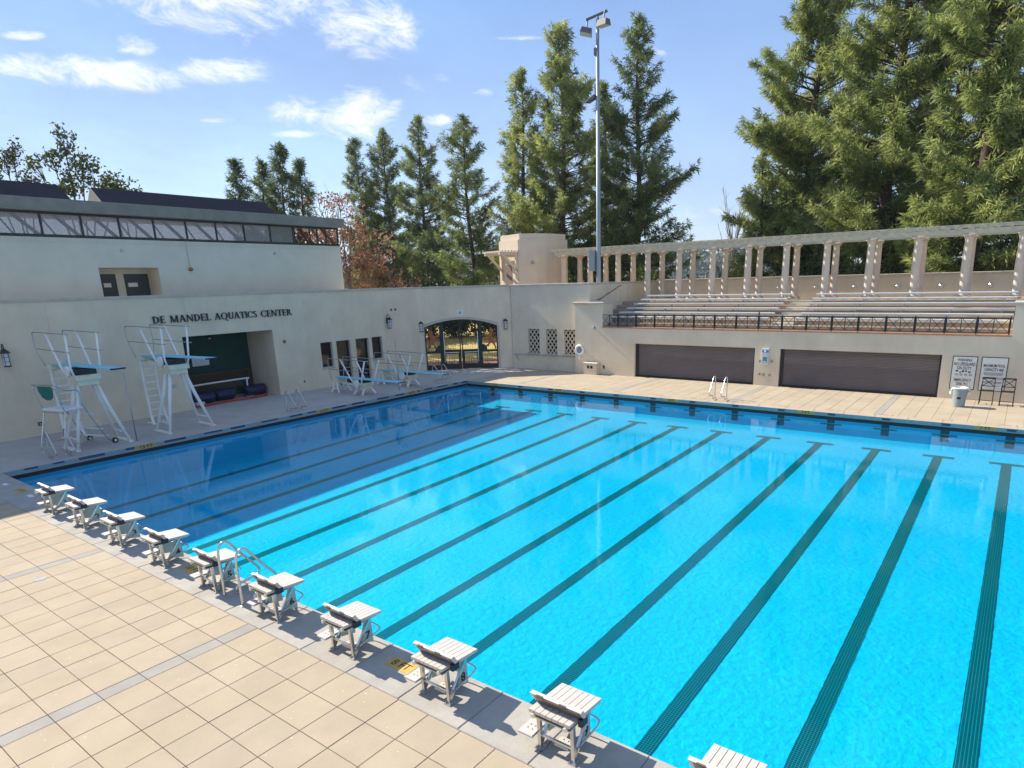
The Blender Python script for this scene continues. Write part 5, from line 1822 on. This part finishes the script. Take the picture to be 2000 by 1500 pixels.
# emergency phone between the roller doors
o = thing('emergency_phone', 'white and blue emergency phone box between the roller doors', 'phone box', (16.35, FY, 1.60))
bx_ = MB().bevbox(-0.17, 0.17, 0, 0.16, -0.46, 0.40, 0.01)
for i, v in enumerate(bx_.v):
    bx_.v[i] = (v[0], -0.16 + v[1], v[2])
bx_.build('case', 'frost', o)
MB().box(-0.172, 0.172, -0.168, -0.161, 0.20, 0.32).build('band', 'phone_blue', o)
MB().lathe([(0.05, 0.0), (0.045, 0.04), (0.02, 0.06)], n=12).build('beacon', 'white', o, loc=(0, -0.168, 0.26)).rotation_euler = (R(90), 0, 0)
MB().box(-0.115, 0.115, -0.168, -0.161, -0.34, -0.04).build('call_panel', 'phone_teal', o)
MB().box(-0.07, 0.07, -0.175, -0.168, -0.32, -0.27).build('call_button', 'white', o)
for i, (x, z, lab) in enumerate(((16.05, 1.32, 'small hook left of the emergency phone'), (16.68, 1.33, 'small hook right of the emergency phone'), (16.06, 0.62, 'leftmost of three small taps under the emergency phone'), (16.28, 0.60, 'middle of three small taps under the emergency phone'), (16.60, 0.60, 'rightmost of three small taps under the emergency phone'))):
    o = thing('wall_tap' if z < 1 else 'wall_hook', lab, 'tap' if z < 1 else 'hook', (x, FY, z), group='fittings around the emergency phone')
    MB().bevbox(-0.05, 0.05, -0.05, 0.05, 0, 0.03, 0.006).build('plate', 'steel_dull', o).rotation_euler = (R(90), 0, 0)
    MB().tube([(0, -0.03, 0.02), (0, -0.10, 0.02), (0.0, -0.11, -0.06)], 0.016, 6).build('spout', 'iron', o)


# signs on the front wall
def board_sign(label, x0, x1, z0, z1, lines, bars):
    o = thing('warning_sign', label, 'sign', ((x0 + x1) / 2, FY, (z0 + z1) / 2))
    w, h = (x1 - x0) / 2, (z1 - z0) / 2
    MB().box(-w, w, -0.025, 0, -h, h).build('frame', 'iron', o)
    f = MB().box(-w + 0.03, w - 0.03, -0.031, -0.026, -h + 0.03, h - 0.03).build('face', 'paper', o)
    for s, sz, dz, sx in lines:
        text_obj(s, sz, 0.0012, 'black_ink', 'lettering', f, frame4((0, -0.0335, dz), (1, 0, 0), (0, 0, 1)), sx, 0.003)
    for a, c, z, t in bars:
        MB().box(a, c, -0.0345, -0.0322, z - t, z + t).build('print_line', 'black_ink' if t < 0.03 else 'iron', f)
    return o


board_sign('framed sign reading WARNING NO LIFEGUARD ON DUTY EMERGENCY DIAL 911', 24.93, 25.90, 0.46, 1.98,
           [('WARNING:', 0.16, 0.59, 0.72), ('NO LIFEGUARD', 0.20, 0.40, 0.60), ('ON DUTY', 0.20, 0.215, 0.62), ('EMERGENCY', 0.18, -0.33, 0.66), ('DIAL 911', 0.18, -0.505, 0.66)],
           [(-0.31, -0.22, 0.09, 0.035), (-0.16, -0.10, 0.035, 0.03), (-0.06, 0.02, 0.08, 0.045), (0.06, 0.13, 0.085, 0.035), (0.18, 0.27, 0.05, 0.035)] + [(-0.32 + 0.18 * i, -0.20 + 0.18 * i, -0.05 - 0.03 * j, 0.006) for i in range(4) for j in range(3)] + [(-0.36, 0.36, -0.64, 0.007)])
board_sign('framed sign reading MAXIMUM POOL CAPACITY 468 behind the chairs', 26.05, 27.05, 0.46, 1.98,
           [('MAXIMUM POOL', 0.18, 0.38, 0.60), ('CAPACITY 468', 0.18, 0.20, 0.62)],
           [(-0.36, 0.36, 0.06, 0.008), (-0.38, 0.38, 0.015, 0.008), (-0.34, 0.34, -0.03, 0.008), (-0.39, 0.39, -0.15, 0.008), (-0.39, 0.39, -0.20, 0.008), (-0.35, 0.37, -0.34, 0.008), (-0.39, 0.36, -0.39, 0.008), (-0.3, 0.3, -0.53, 0.008)])

# trash can
o = thing('trash_can', 'grey plastic trash can with a white liner on the far deck', 'trash can', (25.50, 26.9, 0))
MB().lathe([(0.225, 0.0), (0.235, 0.02), (0.285, 0.74), (0.30, 0.75), (0.30, 0.80), (0.285, 0.80), (0.27, 0.70), (0.22, 0.10)], n=28).build('barrel', 'can_grey', o, smooth=False)
MB().lathe([(0.296, 0.79), (0.312, 0.80), (0.305, 0.845), (0.27, 0.85), (0.265, 0.70), (0.23, 0.55)], n=28).build('liner', 'bag', o, smooth=True)
for s in (-1, 1):
    MB().tube([(s * 0.29, -0.08, 0.70), (s * 0.36, -0.06, 0.68), (s * 0.36, 0.06, 0.68), (s * 0.29, 0.08, 0.70)], 0.02, 6).build('handle', 'can_grey', o)
    MB().add([(s * 0.30, -0.06, 0.80), (s * 0.34, 0.05, 0.80), (s * 0.40, 0.02, 0.58), (s * 0.34, -0.10, 0.52)], [(0, 1, 2, 3)]).build('bag_corner', 'bag', o)
MB().box(-0.07, 0.07, -0.275, -0.262, 0.36, 0.45).build('print_mark', 'iron', o)


# iron chairs
def iron_chair(label, loc):
    o = thing('iron_chair', label, 'chair', loc, 0.0, 'tall iron chairs by the sign')
    for sx in (-1, 1):
        MB().tube([(sx * 0.24, 0.20, 0), (sx * 0.23, 0.20, 0.62), (sx * 0.23, 0.27, 1.16)], 0.018, 7).build('rear_leg', 'iron', o)
        MB().tube([(sx * 0.25, -0.24, 0), (sx * 0.24, -0.22, 0.62)], 0.018, 7).build('front_leg', 'iron', o)
        MB().tube(bez([(sx * 0.24, -0.22, 0.62), (sx * 0.25, -0.22, 0.84), (sx * 0.25, -0.10, 0.87), (sx * 0.235, 0.21, 0.85)], 4), 0.014, 6).build('armrest', 'iron', o)
        MB().tube([(sx * 0.245, -0.23, 0.22), (sx * 0.24, 0.20, 0.22)], 0.012, 6).build('stretcher', 'iron', o)
    for k in range(6):
        MB().box(-0.23, 0.23, -0.23 + 0.073 * k, -0.18 + 0.073 * k, 0.60, 0.622).build('seat_slat', 'iron', o)
    MB().box(-0.25, 0.25, 0.255, 0.285, 1.10, 1.16).build('top_rail', 'iron', o)
    MB().box(-0.23, 0.23, 0.21, 0.235, 0.76, 0.79).build('lower_rail', 'iron', o)
    bk_ = MB()
    bk_.bar((-0.22, 0.222, 0.78), (0.22, 0.262, 1.11), 0.028, 0.016, (0, 1, 0))
    bk_.bar((-0.22, 0.266, 1.11), (0.22, 0.228, 0.78), 0.028, 0.016, (0, 1, 0))
    bk_.build('crossed_back', 'iron', o)
    for y in (-0.23,):
        MB().tube([(-0.245, y, 0.20), (0.245, y, 0.20)], 0.012, 6).build('stretcher', 'iron', o)
    return o


iron_chair('tall dark iron chair with crossed back, nearer the trash can', (26.45, 28.05, 0))
iron_chair('tall dark iron chair with crossed back, farther from the trash can', (27.20, 28.05, 0))

# ---- floodlight mast
fp_ = thing('floodlight_mast', 'tall grey floodlight mast rising behind the cream wall', 'light pole', (4.30, 31.5, 0.0))
MB().tube([(0, 0, 0), (0, 0, 5.5), (0, 0, 20.9)], [0.17, 0.155, 0.09], 12).build('mast', 'pole_grey', fp_, smooth=True)
MB().box(-0.62, -0.20, -0.20, 0.25, 6.35, 7.65).build('control_box', 'pole_grey', fp_)
MB().bar((-0.72, -0.12, 20.88), (0.62, 0.1, 21.12), 0.09, 0.12).build('cross_arm', 'lamp_head', fp_)
for nm, x, y, rx, rz, lab in (('floodlight', -0.64, -0.22, R(-18), R(28), 0), ('floodlight', 0.56, -0.26, R(-8), R(-6), 0)):
    hd = MB()
    hd.add([(-0.42, -0.30, -0.30), (0.42, -0.30, -0.30), (0.42, 0.34, -0.18), (-0.42, 0.34, -0.18), (-0.36, -0.24, 0.12), (0.36, -0.24, 0.12), (0.34, 0.28, 0.22), (-0.34, 0.28, 0.22)],
           [(0, 3, 2, 1), (4, 5, 6, 7), (0, 1, 5, 4), (1, 2, 6, 5), (2, 3, 7, 6), (3, 0, 4, 7)])
    h_ = hd.build('floodlight', 'lamp_head', fp_, loc=(x, y, 20.45 if x > 0 else 20.25))
    h_.scale = (0.85, 0.85, 0.85)
    h_.rotation_euler = (rx, R(14) if x < 0 else 0, rz)
    MB().tube([(x, y * 0.3, 20.95 if x < 0 else 21.15), (x, y, 20.4 if x < 0 else 20.6)], 0.04, 6).build('bracket', 'lamp_head', fp_)
    MB().add([(-0.40, -0.28, -0.304), (0.40, -0.28, -0.304), (0.40, 0.32, -0.184), (-0.40, 0.32, -0.184)], [(0, 1, 2, 3)]).build('lens', 'frost', h_)
MB().add([(-0.75, -0.25, 16.35), (-0.15, -0.25, 16.55), (-0.15, 0.25, 16.60), (-0.75, 0.25, 16.40), (-0.75, -0.25, 16.42), (-0.15, -0.25, 16.75), (-0.15, 0.25, 16.80), (-0.75, 0.25, 16.47)],
         [(0, 3, 2, 1), (4, 5, 6, 7), (0, 1, 5, 4), (1, 2, 6, 5), (2, 3, 7, 6), (3, 0, 4, 7)]).build('lower_floodlight', 'lamp_head', fp_)
MB().tube([(-0.16, 0, 16.7), (-0.22, 0, 17.3)], 0.05, 6).build('bracket', 'lamp_head', fp_)
MB().box(-0.22, -0.05, -0.1, 0.1, 18.9, 19.3).build('junction_box', 'lamp_head', fp_)


# ================================================================== TREES
def np_mesh(name, V, F3, mat, parent):
    """triangles straight from numpy"""
    me = bpy.data.meshes.new(name)
    me.vertices.add(len(V))
    me.vertices.foreach_set('co', V.astype(np.float32).ravel())
    n = len(F3)
    me.loops.add(n * 3)
    me.loops.foreach_set('vertex_index', F3.astype(np.int32).ravel())
    me.polygons.add(n)
    me.polygons.foreach_set('loop_start', np.arange(0, n * 3, 3, dtype=np.int32))
    me.polygons.foreach_set('loop_total', np.full(n, 3, dtype=np.int32))
    me.materials.append(MT[mat])
    me.update()
    me.validate()
    o = bpy.data.objects.new(name, me)
    col.objects.link(o)
    o.parent = parent
    return o


def blades(rg, pos, dirs, K, length, width, droop, spread):
    """K narrow blades from every tuft position"""
    n = len(pos)
    p = np.repeat(pos, K, 0)
    d = np.repeat(dirs, K, 0) + rg.normal(0, spread, (n * K, 3))
    d[:, 2] -= droop
    d /= np.linalg.norm(d, axis=1, keepdims=True) + 1e-9
    L = length * rg.uniform(0.6, 1.15, (n * K, 1))
    s = np.cross(d, rg.normal(0, 1, (n * K, 3)))
    s /= np.linalg.norm(s, axis=1, keepdims=True) + 1e-9
    w = width * rg.uniform(0.7, 1.3, (n * K, 1))
    p = p + rg.normal(0, 0.06, p.shape)
    mid = p + d * L * 0.55
    a, b_, c = p, mid + s * w, mid - s * w
    tip = p + d * L
    tip[:, 2:3] -= 0.10 * L
    V = np.stack([a, b_, c, tip], 1).reshape(-1, 3)
    i = np.arange(n * K)[:, None] * 4
    F = np.concatenate([i + np.array([[0, 1, 2]]), i + np.array([[1, 3, 2]])], 0)
    return V, F


def pine(label, x, y, H, Rm, seed, mat='needle', zb=2.5, dens=1.0, sparse_top=0.0, lean=(0, 0), group='pines behind the pool walls', L0=0.58, gap=None, K=16):
    rg = np.random.default_rng(seed)
    o = thing('pine_tree', label, 'tree', (x, y, 0), group=group)
    tr = MB()
    axis = lambda z: np.array([lean[0] * z / H + 0.12 * math.sin(z * 0.35 + seed), lean[1] * z / H + 0.12 * math.cos(z * 0.31 + seed), z])
    zz = np.linspace(0, H - 0.3, 12)
    r0 = 0.014 * H + 0.02
    tr.tube([tuple(axis(z)) for z in zz], [max(0.03, r0 * (1 - z / H) ** 0.8) for z in zz], 8)
    br = MB()
    tp, td = [], []
    nb = int((H - zb) * 9.5 * dens)
    for k in range(nb):
        t = (k + rg.uniform(0, 1)) / nb
        z = zb + (H - 0.25 - zb) * t
        lim = Rm * 1.12 * min(1.0, 1.12 * (1 - t) ** 0.64) * (0.80 + 0.20 * math.sin(z * 1.15 + seed * 1.7)) * (0.55 + 0.45 * min(1, t * 8))
        if gap and gap[0] < t < gap[1]:
            lim *= 0.30
        L = max(0.30, lim * rg.uniform(0.55, 1.05) + 0.22)
        if sparse_top and t > 1 - sparse_top and rg.uniform() < 0.55:
            L *= 0.5
        ph = rg.uniform(0, 2 * math.pi)
        rise = rg.uniform(0.05, 0.35) + 0.55 * t
        a0 = axis(z)
        hd = np.array([math.cos(ph), math.sin(ph), 0])
        P0 = lambda s: a0 + hd * (L * s) + np.array([0, 0, L * (rise * s - 0.35 * s * (1 - s))])
        if L > 0.5:
            br.tube([tuple(P0(s)) for s in (0, 0.5, 1.0)], [0.02 + 0.011 * L, 0.015 + 0.006 * L, 0.012], 4)
        nt_ = max(3, int(L / (0.20 if t > 0.45 else 0.16)))
        for s in np.linspace((0.42 if t > 0.45 else 0.22) if L > 0.8 else 0.1, 1.0, nt_):
            side = np.array([-hd[1], hd[0], 0]) * rg.normal(0, 0.17 * (0.4 + L * (1 - 0.55 * s) * 0.38))
            tp.append(P0(s) + side + np.array([0, 0, rg.normal(0.03, 0.10)]))
            td.append(hd * 0.55 + np.array([0, 0, 0.42]) + side * 0.6)
    # tip plume
    for k in range(10):
        tp.append(axis(H - 0.9 * rg.uniform(0, 1)))
        td.append(np.array([rg.normal(0, .3), rg.normal(0, .3), 1.0]))
    V, F = blades(rg, np.array(tp), np.array(td), K, L0, 0.056 * L0, 0.34, 0.50)
    tr.build('trunk', 'bark', o, smooth=True)
    br.build('branches', 'bark', o)
    np_mesh('crown', V, F, mat, o)
    return o


pines = [  # x, y, height, radius, needles, label, extras
    (-32.8, 29.3, 17.1, 1.75, 'needle_dark', 'small dense pine above the roof, leftmost of the three', dict(zb=6)),
    (-33.4, 32.1, 17.4, 1.75, 'needle_dark', 'small dense pine above the roof, middle of the three', dict(zb=6)),
    (-29.2, 31.3, 18.2, 2.1, 'needle_dark', 'tallest of the three small pines at the end of the roof', dict(zb=6)),
    (-29.3, 33.2, 17.2, 1.5, 'needle_dark', 'thin pine touching the right side of the roof pines', dict(zb=6)),
    (-46.9, 54.7, 24.3, 3.3, 'needle', 'slender pine standing behind the brown leaved tree', dict(zb=4)),
    (-43.3, 56.3, 25.2, 5.2, 'needle', 'full pine with a bare leader right of the brown tree', dict(zb=3, sparse_top=0.10)),
    (-36.1, 55.6, 25.4, 4.9, 'needle', 'pine with a separate tuft at its tip, under the cumulus cloud', dict(zb=3, gap=(0.84, 0.88))),
    (-20.4, 47.1, 21.9, 4.9, 'needle', 'open pine with leaning top left of the small tower', dict(zb=3, dens=0.85, lean=(-0.7, 0))),
    (-12.7, 46.0, 24.2, 3.6, 'needle_gold', 'medium pine behind the small tower, left of the tallest pine', dict(zb=3, sparse_top=0.12)),
    (-8.6, 46.5, 27.1, 5.3, 'needle_gold', 'broad tall pine directly left of the floodlight mast', dict(zb=3, dens=1.25)),
    (-7.4, 52.0, 23.5, 3.2, 'needle', 'thin topped pine directly behind the floodlight mast', dict(zb=3, sparse_top=0.2)),
    (-1.8, 48.2, 26.8, 5.4, 'needle', 'tall open pine directly right of the floodlight mast', dict(zb=3.0, dens=1.0, sparse_top=0.3)),
    (7.8, 52.4, 15.5, 2.6, 'needle_gold', 'short pine at the left edge of the big right hand group', dict(zb=3)),
    (10.6, 56.5, 35.0, 6.4, 'needle_gold', 'huge pine behind the pergola, leftmost of the big group', dict(zb=3, dens=1.05, L0=0.66, K=20)),
    (17.9, 50.0, 37.0, 6.9, 'needle_gold', 'huge pine behind the pergola, second of the big group', dict(zb=3, dens=1.05, L0=0.66, K=20)),
    (24.3, 43.8, 33.0, 5.4, 'needle_gold', 'huge pine behind the pergola, third of the big group', dict(zb=3, dens=0.95, L0=0.66, K=20)),
    (28.6, 55.0, 37.0, 6.6, 'needle', 'huge pine at the right edge of the picture', dict(zb=3, dens=0.95, L0=0.66, K=20)),
    (20.6, 62.0, 36.0, 6.0, 'needle_dark', 'dark pine half hidden between the huge right hand pines', dict(zb=3, dens=0.7, L0=0.66, K=20)),
]
for i, (x, y, H, Rm, mt, lab, ex) in enumerate(pines):
    pine(lab, x, y, H, Rm, 11 + i, mt, **ex)


def leafy(label, x, y, clumps, seed, mat, name='leafy_tree', cat='tree', trunk=True, leaf=0.30, n=500, group=None, bark='bark', limb_r=0.10, spread=0.55):
    """clumps: dx, dy, z, radius, squash"""
    rg = np.random.default_rng(seed)
    o = thing(name, label, cat, (x, y, 0), group=group)
    if trunk:
        tr = MB()
        zt = max(c[2] for c in clumps)
        tr.tube([(0, 0, 0), (0.1, 0.05, zt * 0.35), (0.0, 0.1, zt * 0.6)], [limb_r * 1.8, limb_r * 1.4, limb_r], 8)
        tr.build('trunk', bark, o, smooth=True)
        lb = MB()
        for dx, dy, z, r, q in clumps:
            lb.tube([(0.02, 0.05, zt * rg.uniform(0.25, 0.5)), (dx * 0.5, dy * 0.5, z * 0.75), (dx, dy, z)], [limb_r * 0.7, limb_r * 0.5, 0.03], 5)
            for k in range(6):
                v = rg.normal(0, 1, 3)
                v /= np.linalg.norm(v)
                lb.tube([(dx * 0.8, dy * 0.8, z * 0.93), (dx + v[0] * r * 0.8, dy + v[1] * r * 0.8, z + v[2] * r * q * 0.8)], [0.03, 0.012], 4)
        lb.build('branches', bark, o)
    pos = []
    for dx, dy, z, r, q in clumps:
        m = max(12, int(n * r * r))
        u = rg.normal(0, 1, (m, 3))
        u /= np.linalg.norm(u, axis=1, keepdims=True)
        rad = r * rg.uniform(0.05, 1.0, (m, 1)) ** 0.45 * (1 + 0.22 * np.sin(7 * u[:, :1] + 5 * u[:, 1:2] + seed))
        pp = u * rad
        pp[:, 2] *= q
        pos.append(pp + np.array([dx, dy, z]))
    pos = np.concatenate(pos)
    # knock holes so the crown is not a solid ball
    h = np.sin(pos[:, 0] * 2.1 + seed) + np.sin(pos[:, 1] * 2.3 + 1.3 * seed) + np.sin(pos[:, 2] * 2.7 + 0.7 * seed)
    pos = pos[h > -spread * 1.6]
    m = len(pos)
    a = rg.normal(0, 1, (m, 3))
    a /= np.linalg.norm(a, axis=1, keepdims=True)
    b_ = np.cross(a, rg.normal(0, 1, (m, 3)))
    b_ /= np.linalg.norm(b_, axis=1, keepdims=True)
    s = leaf * rg.uniform(0.6, 1.2, (m, 1))
    V = np.stack([pos - a * s * 0.5, pos + b_ * s * 0.28, pos + a * s * 0.5, pos - b_ * s * 0.28], 1).reshape(-1, 3)
    i = np.arange(m)[:, None] * 4
    F = np.concatenate([i + np.array([[0, 1, 2]]), i + np.array([[0, 2, 3]])], 0)
    np_mesh('crown' if trunk else 'foliage', V, F, mat, o)
    return o


leafy('loose leafed tree at the far left behind the dark roof', -35.7, 13.0, [(-0.9, 0, 15.6, 0.9, 1.0), (0, 0.3, 16.4, 0.75, 1.1), (-1.6, -1.0, 14.4, 0.9, 0.7), (0.6, 0.9, 13.9, 1.1, 0.8), (0.9, 1.3, 12.8, 1.0, 0.7)], 5, 'leaf', n=330)
leafy('tallest loose leafed tree behind the gap of the dark roofs', -30.8, 15.0, [(0, 0, 16.6, 0.85, 1.3), (-0.5, -0.8, 15.4, 1.0, 0.9), (-1.2, -1.6, 14.8, 0.9, 0.8), (0.5, 0.7, 14.9, 1.1, 1.0), (0.9, 1.5, 14.0, 1.1, 0.8), (0.1, -0.1, 13.6, 1.2, 0.8), (-0.5, -1.2, 12.8, 1.2, 0.7), (1.4, 2.3, 13.1, 1.0, 0.8)], 6, 'leaf', n=300)
leafy('round crowned green tree just right of the tall loose one', -31.6, 18.6, [(0, 0, 13.4, 1.5, 0.95), (0.3, 0.8, 13.0, 1.0, 0.9), (-0.4, -0.6, 12.6, 1.2, 0.8)], 7, 'leaf', n=330)
leafy('pale leafy top at the left picture edge behind the roof', -49.7, 15.1, [(0, 0, 14.4, 1.6, 0.8), (-0.8, -1.6, 14.6, 1.2, 0.8)], 8, 'leaf', n=260)

# brown leaved trees beside the upper building
leafy('bare topped tree with brown autumn leaves right of the upper building', -17.0, 28.0, [(0, 0, 8.6, 2.2, 1.0), (0.8, 1.2, 6.8, 2.2, 0.9), (-0.9, -1.3, 6.6, 2.1, 1.0), (0.3, 0.6, 10.6, 1.6, 1.1), (1.5, 2.1, 8.8, 1.5, 0.9), (-1.0, -1.3, 9.8, 1.2, 1.1), (0.2, -0.2, 12.2, 0.9, 1.1), (1.0, -2.5, 11.3, 1.3, 1.0), (0.8, -2.4, 9.4, 1.4, 1.0)], 9, 'leaf_brown', leaf=0.27, n=210, bark='bark_pale', spread=0.45)  # last two clumps added to block the sun through the gate arch
leafy('low bushy tree with brown autumn leaves before the pines', -15.0, 28.9, [(0, 0, 6.6, 1.7, 0.9), (1.0, 1.0, 6.0, 1.5, 0.8), (-0.6, -0.4, 7.8, 1.2, 1.0), (1.8, 1.9, 5.6, 1.3, 0.8)], 10, 'leaf_brown', leaf=0.26, n=200, bark='bark_pale', spread=0.3)


def bare_tree(label, x, y, H, spread, seed, bark='bark_pale', group=None, parent=None, z0=0.0):
    rg = np.random.default_rng(seed)
    o = thing('bare_tree', label, 'tree', (x, y, 0), group=group)
    tr = MB()
    tr.tube([(0, 0, z0), (0.05, 0, H * 0.4), (0, 0.05, H * 0.62)], [0.16, 0.12, 0.08], 7)
    tr.build('trunk', bark, o)
    tw_ = MB()
    for k in range(34):
        z = H * rg.uniform(0.28, 0.62)
        a = rg.uniform(0, 6.28)
        L = H * rg.uniform(0.18, 0.42)
        e = np.array([math.cos(a) * spread * rg.uniform(0.2, 1), math.sin(a) * spread * rg.uniform(0.2, 1), 0])
        p1 = np.array([0, 0, z]) + e * 0.55 + np.array([0, 0, L * 0.4])
        p2 = np.array([0, 0, z]) + e + np.array([0, 0, L])
        tw_.tube([(0, 0, z), tuple(p1), tuple(p2)], [0.045, 0.03, 0.012], 4)
        for j in range(4):
            s = rg.uniform(0.3, 0.9)
            q = p1 + (p2 - p1) * s
            v = rg.normal(0, 0.35, 3)
            v[2] = abs(v[2]) + 0.5
            tw_.tube([tuple(q), tuple(q + v * rg.uniform(0.6, 1.3))], [0.016, 0.008], 3)
    tw_.build('branches', bark, o)
    return o


bare_tree('leafless pale tree left of the big right hand pines', 1.7, 62.9, 14.4, 2.6, 21)
bare_tree('leafless twigs rising above the brown leaved tree', -17.6, 27.4, 13.8, 2.2, 22)

# shrubs
shrubs = [
    ('yellow green shrub behind the pergola columns, under the bare tree', 8.3, 46.2, [(0, 0, 5.6, 1.6, 1.0), (0.9, 0, 4.8, 1.2, 1), (-0.8, 0.2, 4.6, 1.2, 1)], 'leaf_yellow'),
    ('dark shrub behind the left end of the pergola', -2.6, 42.5, [(0, 0, 5.6, 2.0, 1.0), (1.6, 0.3, 5.2, 1.6, 1), (-1.5, 0, 5.0, 1.6, 1)], 'leaf_dark'),
    ('green shrub behind the pergola beside the floodlight mast', 2.3, 42.0, [(0, 0, 5.8, 1.4, 1.0), (0.9, 0, 5.0, 1.2, 1)], 'leaf'),
    ('small reddish green shrub left of the small tower', -9.3, 37.0, [(0, 0, 5.4, 1.2, 1.0), (-0.7, -0.3, 5.0, 1.0, 1)], 'leaf'),
    ('dark shrub under the pines left of the tower gap', -14.3, 33.8, [(0, 0, 5.4, 1.7, 0.9), (1.4, 0.8, 5.0, 1.5, 0.9), (-1.4, -0.8, 5.2, 1.5, 0.9)], 'leaf_dark'),
    ('dark shrub behind the middle pergola columns', 5.0, 44.5, [(0, 0, 4.6, 1.5, 1.0), (1.5, 0, 4.4, 1.3, 1)], 'leaf_dark'),
    ('dark shrub under the leftmost huge pine', 12.7, 46.2, [(0, 0, 5.2, 2.0, 1.0), (2.0, 0, 5.0, 1.8, 1), (-1.9, 0, 5.0, 1.7, 1)], 'leaf_dark'),
    ('dark shrub under the second huge pine', 18.7, 45.8, [(0, 0, 5.0, 2.0, 1.0), (2.0, 0, 5.2, 1.9, 1), (-2.0, 0, 4.8, 1.8, 1)], 'leaf_dark'),
    ('dark shrub under the third huge pine', 24.6, 46.2, [(0, 0, 5.2, 2.1, 1.0), (2.1, 0, 5.4, 1.9, 1), (-2.0, 0, 5.0, 1.8, 1)], 'leaf_dark'),
]
for i, (lab, x, y, cl_, mt) in enumerate(shrubs):
    leafy(lab, x, y, cl_, 40 + i, mt, 'shrub', 'shrub', True, 0.28, 170, 'shrubs behind the pool walls', limb_r=0.05, spread=0.9)
# hedge seen through the gate
for i, (d, s, lab) in enumerate(((17, -7.5, 'leftmost'), (17.5, -3.6, 'second'), (18, 0.4, 'third'), (17.5, 4.4, 'rightmost'))):
    p = GC + GN * d + GU * s
    leafy('dark hedge bush on the lawn seen through the gate, %s of four' % lab, p.x, p.y, [(0, 0, 2.6, 2.2, 0.9), (0.8, 1.0, 3.4, 1.8, 0.9), (-1.0, -0.8, 3.2, 1.8, 0.9), (1.6, 1.4, 2.0, 1.4, 0.9), (-1.6, -1.4, 2.0, 1.4, 0.9)], 60 + i, 'leaf_dark', 'hedge_bush', 'hedge', True, 0.32, 330, 'hedge beyond the gate', limb_r=0.05, spread=1.6)

# woods on the far hills: nobody could count them
rg = np.random.default_rng(77)
n = 9000
hxx = rg.uniform(-1250, -120, n)
hyy = rg.uniform(560, 980, n)
jj = np.clip(((hyy - 520) / 980 * (ny - 1)).round().astype(int), 0, ny - 1)
ii = np.clip(((hxx + 1900) / 2600 * (nx - 1)).round().astype(int), 0, nx - 1)
hz_ = np.array(hv)[jj * nx + ii, 2]
base = np.stack([hxx, hyy, hz_ + 2.5], 1)
pp = (base[:, None, :] + rg.normal(0, 1, (n, 5, 3)) * np.array([3.2, 3.2, 2.4])).reshape(-1, 3)
m = len(pp)
a = rg.normal(0, 1, (m, 3))
a /= np.linalg.norm(a, axis=1, keepdims=True)
b_ = np.cross(a, rg.normal(0, 1, (m, 3)))
b_ /= np.linalg.norm(b_, axis=1, keepdims=True)
s_ = 5.0 * rg.uniform(0.5, 1.2, (m, 1))
V = np.stack([pp - a * s_ * 0.5, pp + b_ * s_ * 0.4, pp + a * s_ * 0.5, pp - b_ * s_ * 0.4], 1).reshape(-1, 3)
i4 = np.arange(m)[:, None] * 4
F = np.concatenate([i4 + np.array([[0, 1, 2]]), i4 + np.array([[0, 2, 3]])], 0)
wd = np_mesh('hill_woods', V, F, 'hill', None)
tag(wd, 'grey green woods covering the far hills', 'woods', kind='stuff')

# thin haze of the air: far hills fade, near things stay clear
hz = MB().box(-3100, 3100, -3100, 3100, -3.0, 75.0)
hm = bpy.data.materials.new('haze')
hm.use_nodes = True
hm.node_tree.nodes.clear()
ho = hm.node_tree.nodes.new('ShaderNodeOutputMaterial')
hp = hm.node_tree.nodes.new('ShaderNodeVolumePrincipled')
hp.inputs['Color'].default_value = (0.80, 0.88, 1.0, 1)
hp.inputs['Density'].default_value = 0.00016
hp.inputs['Anisotropy'].default_value = 0.2
hm.node_tree.links.new(hp.outputs[0], ho.inputs['Volume'])
tag(hz.build('haze', hm), 'thin blue haze over the far hills', 'haze', kind='stuff')
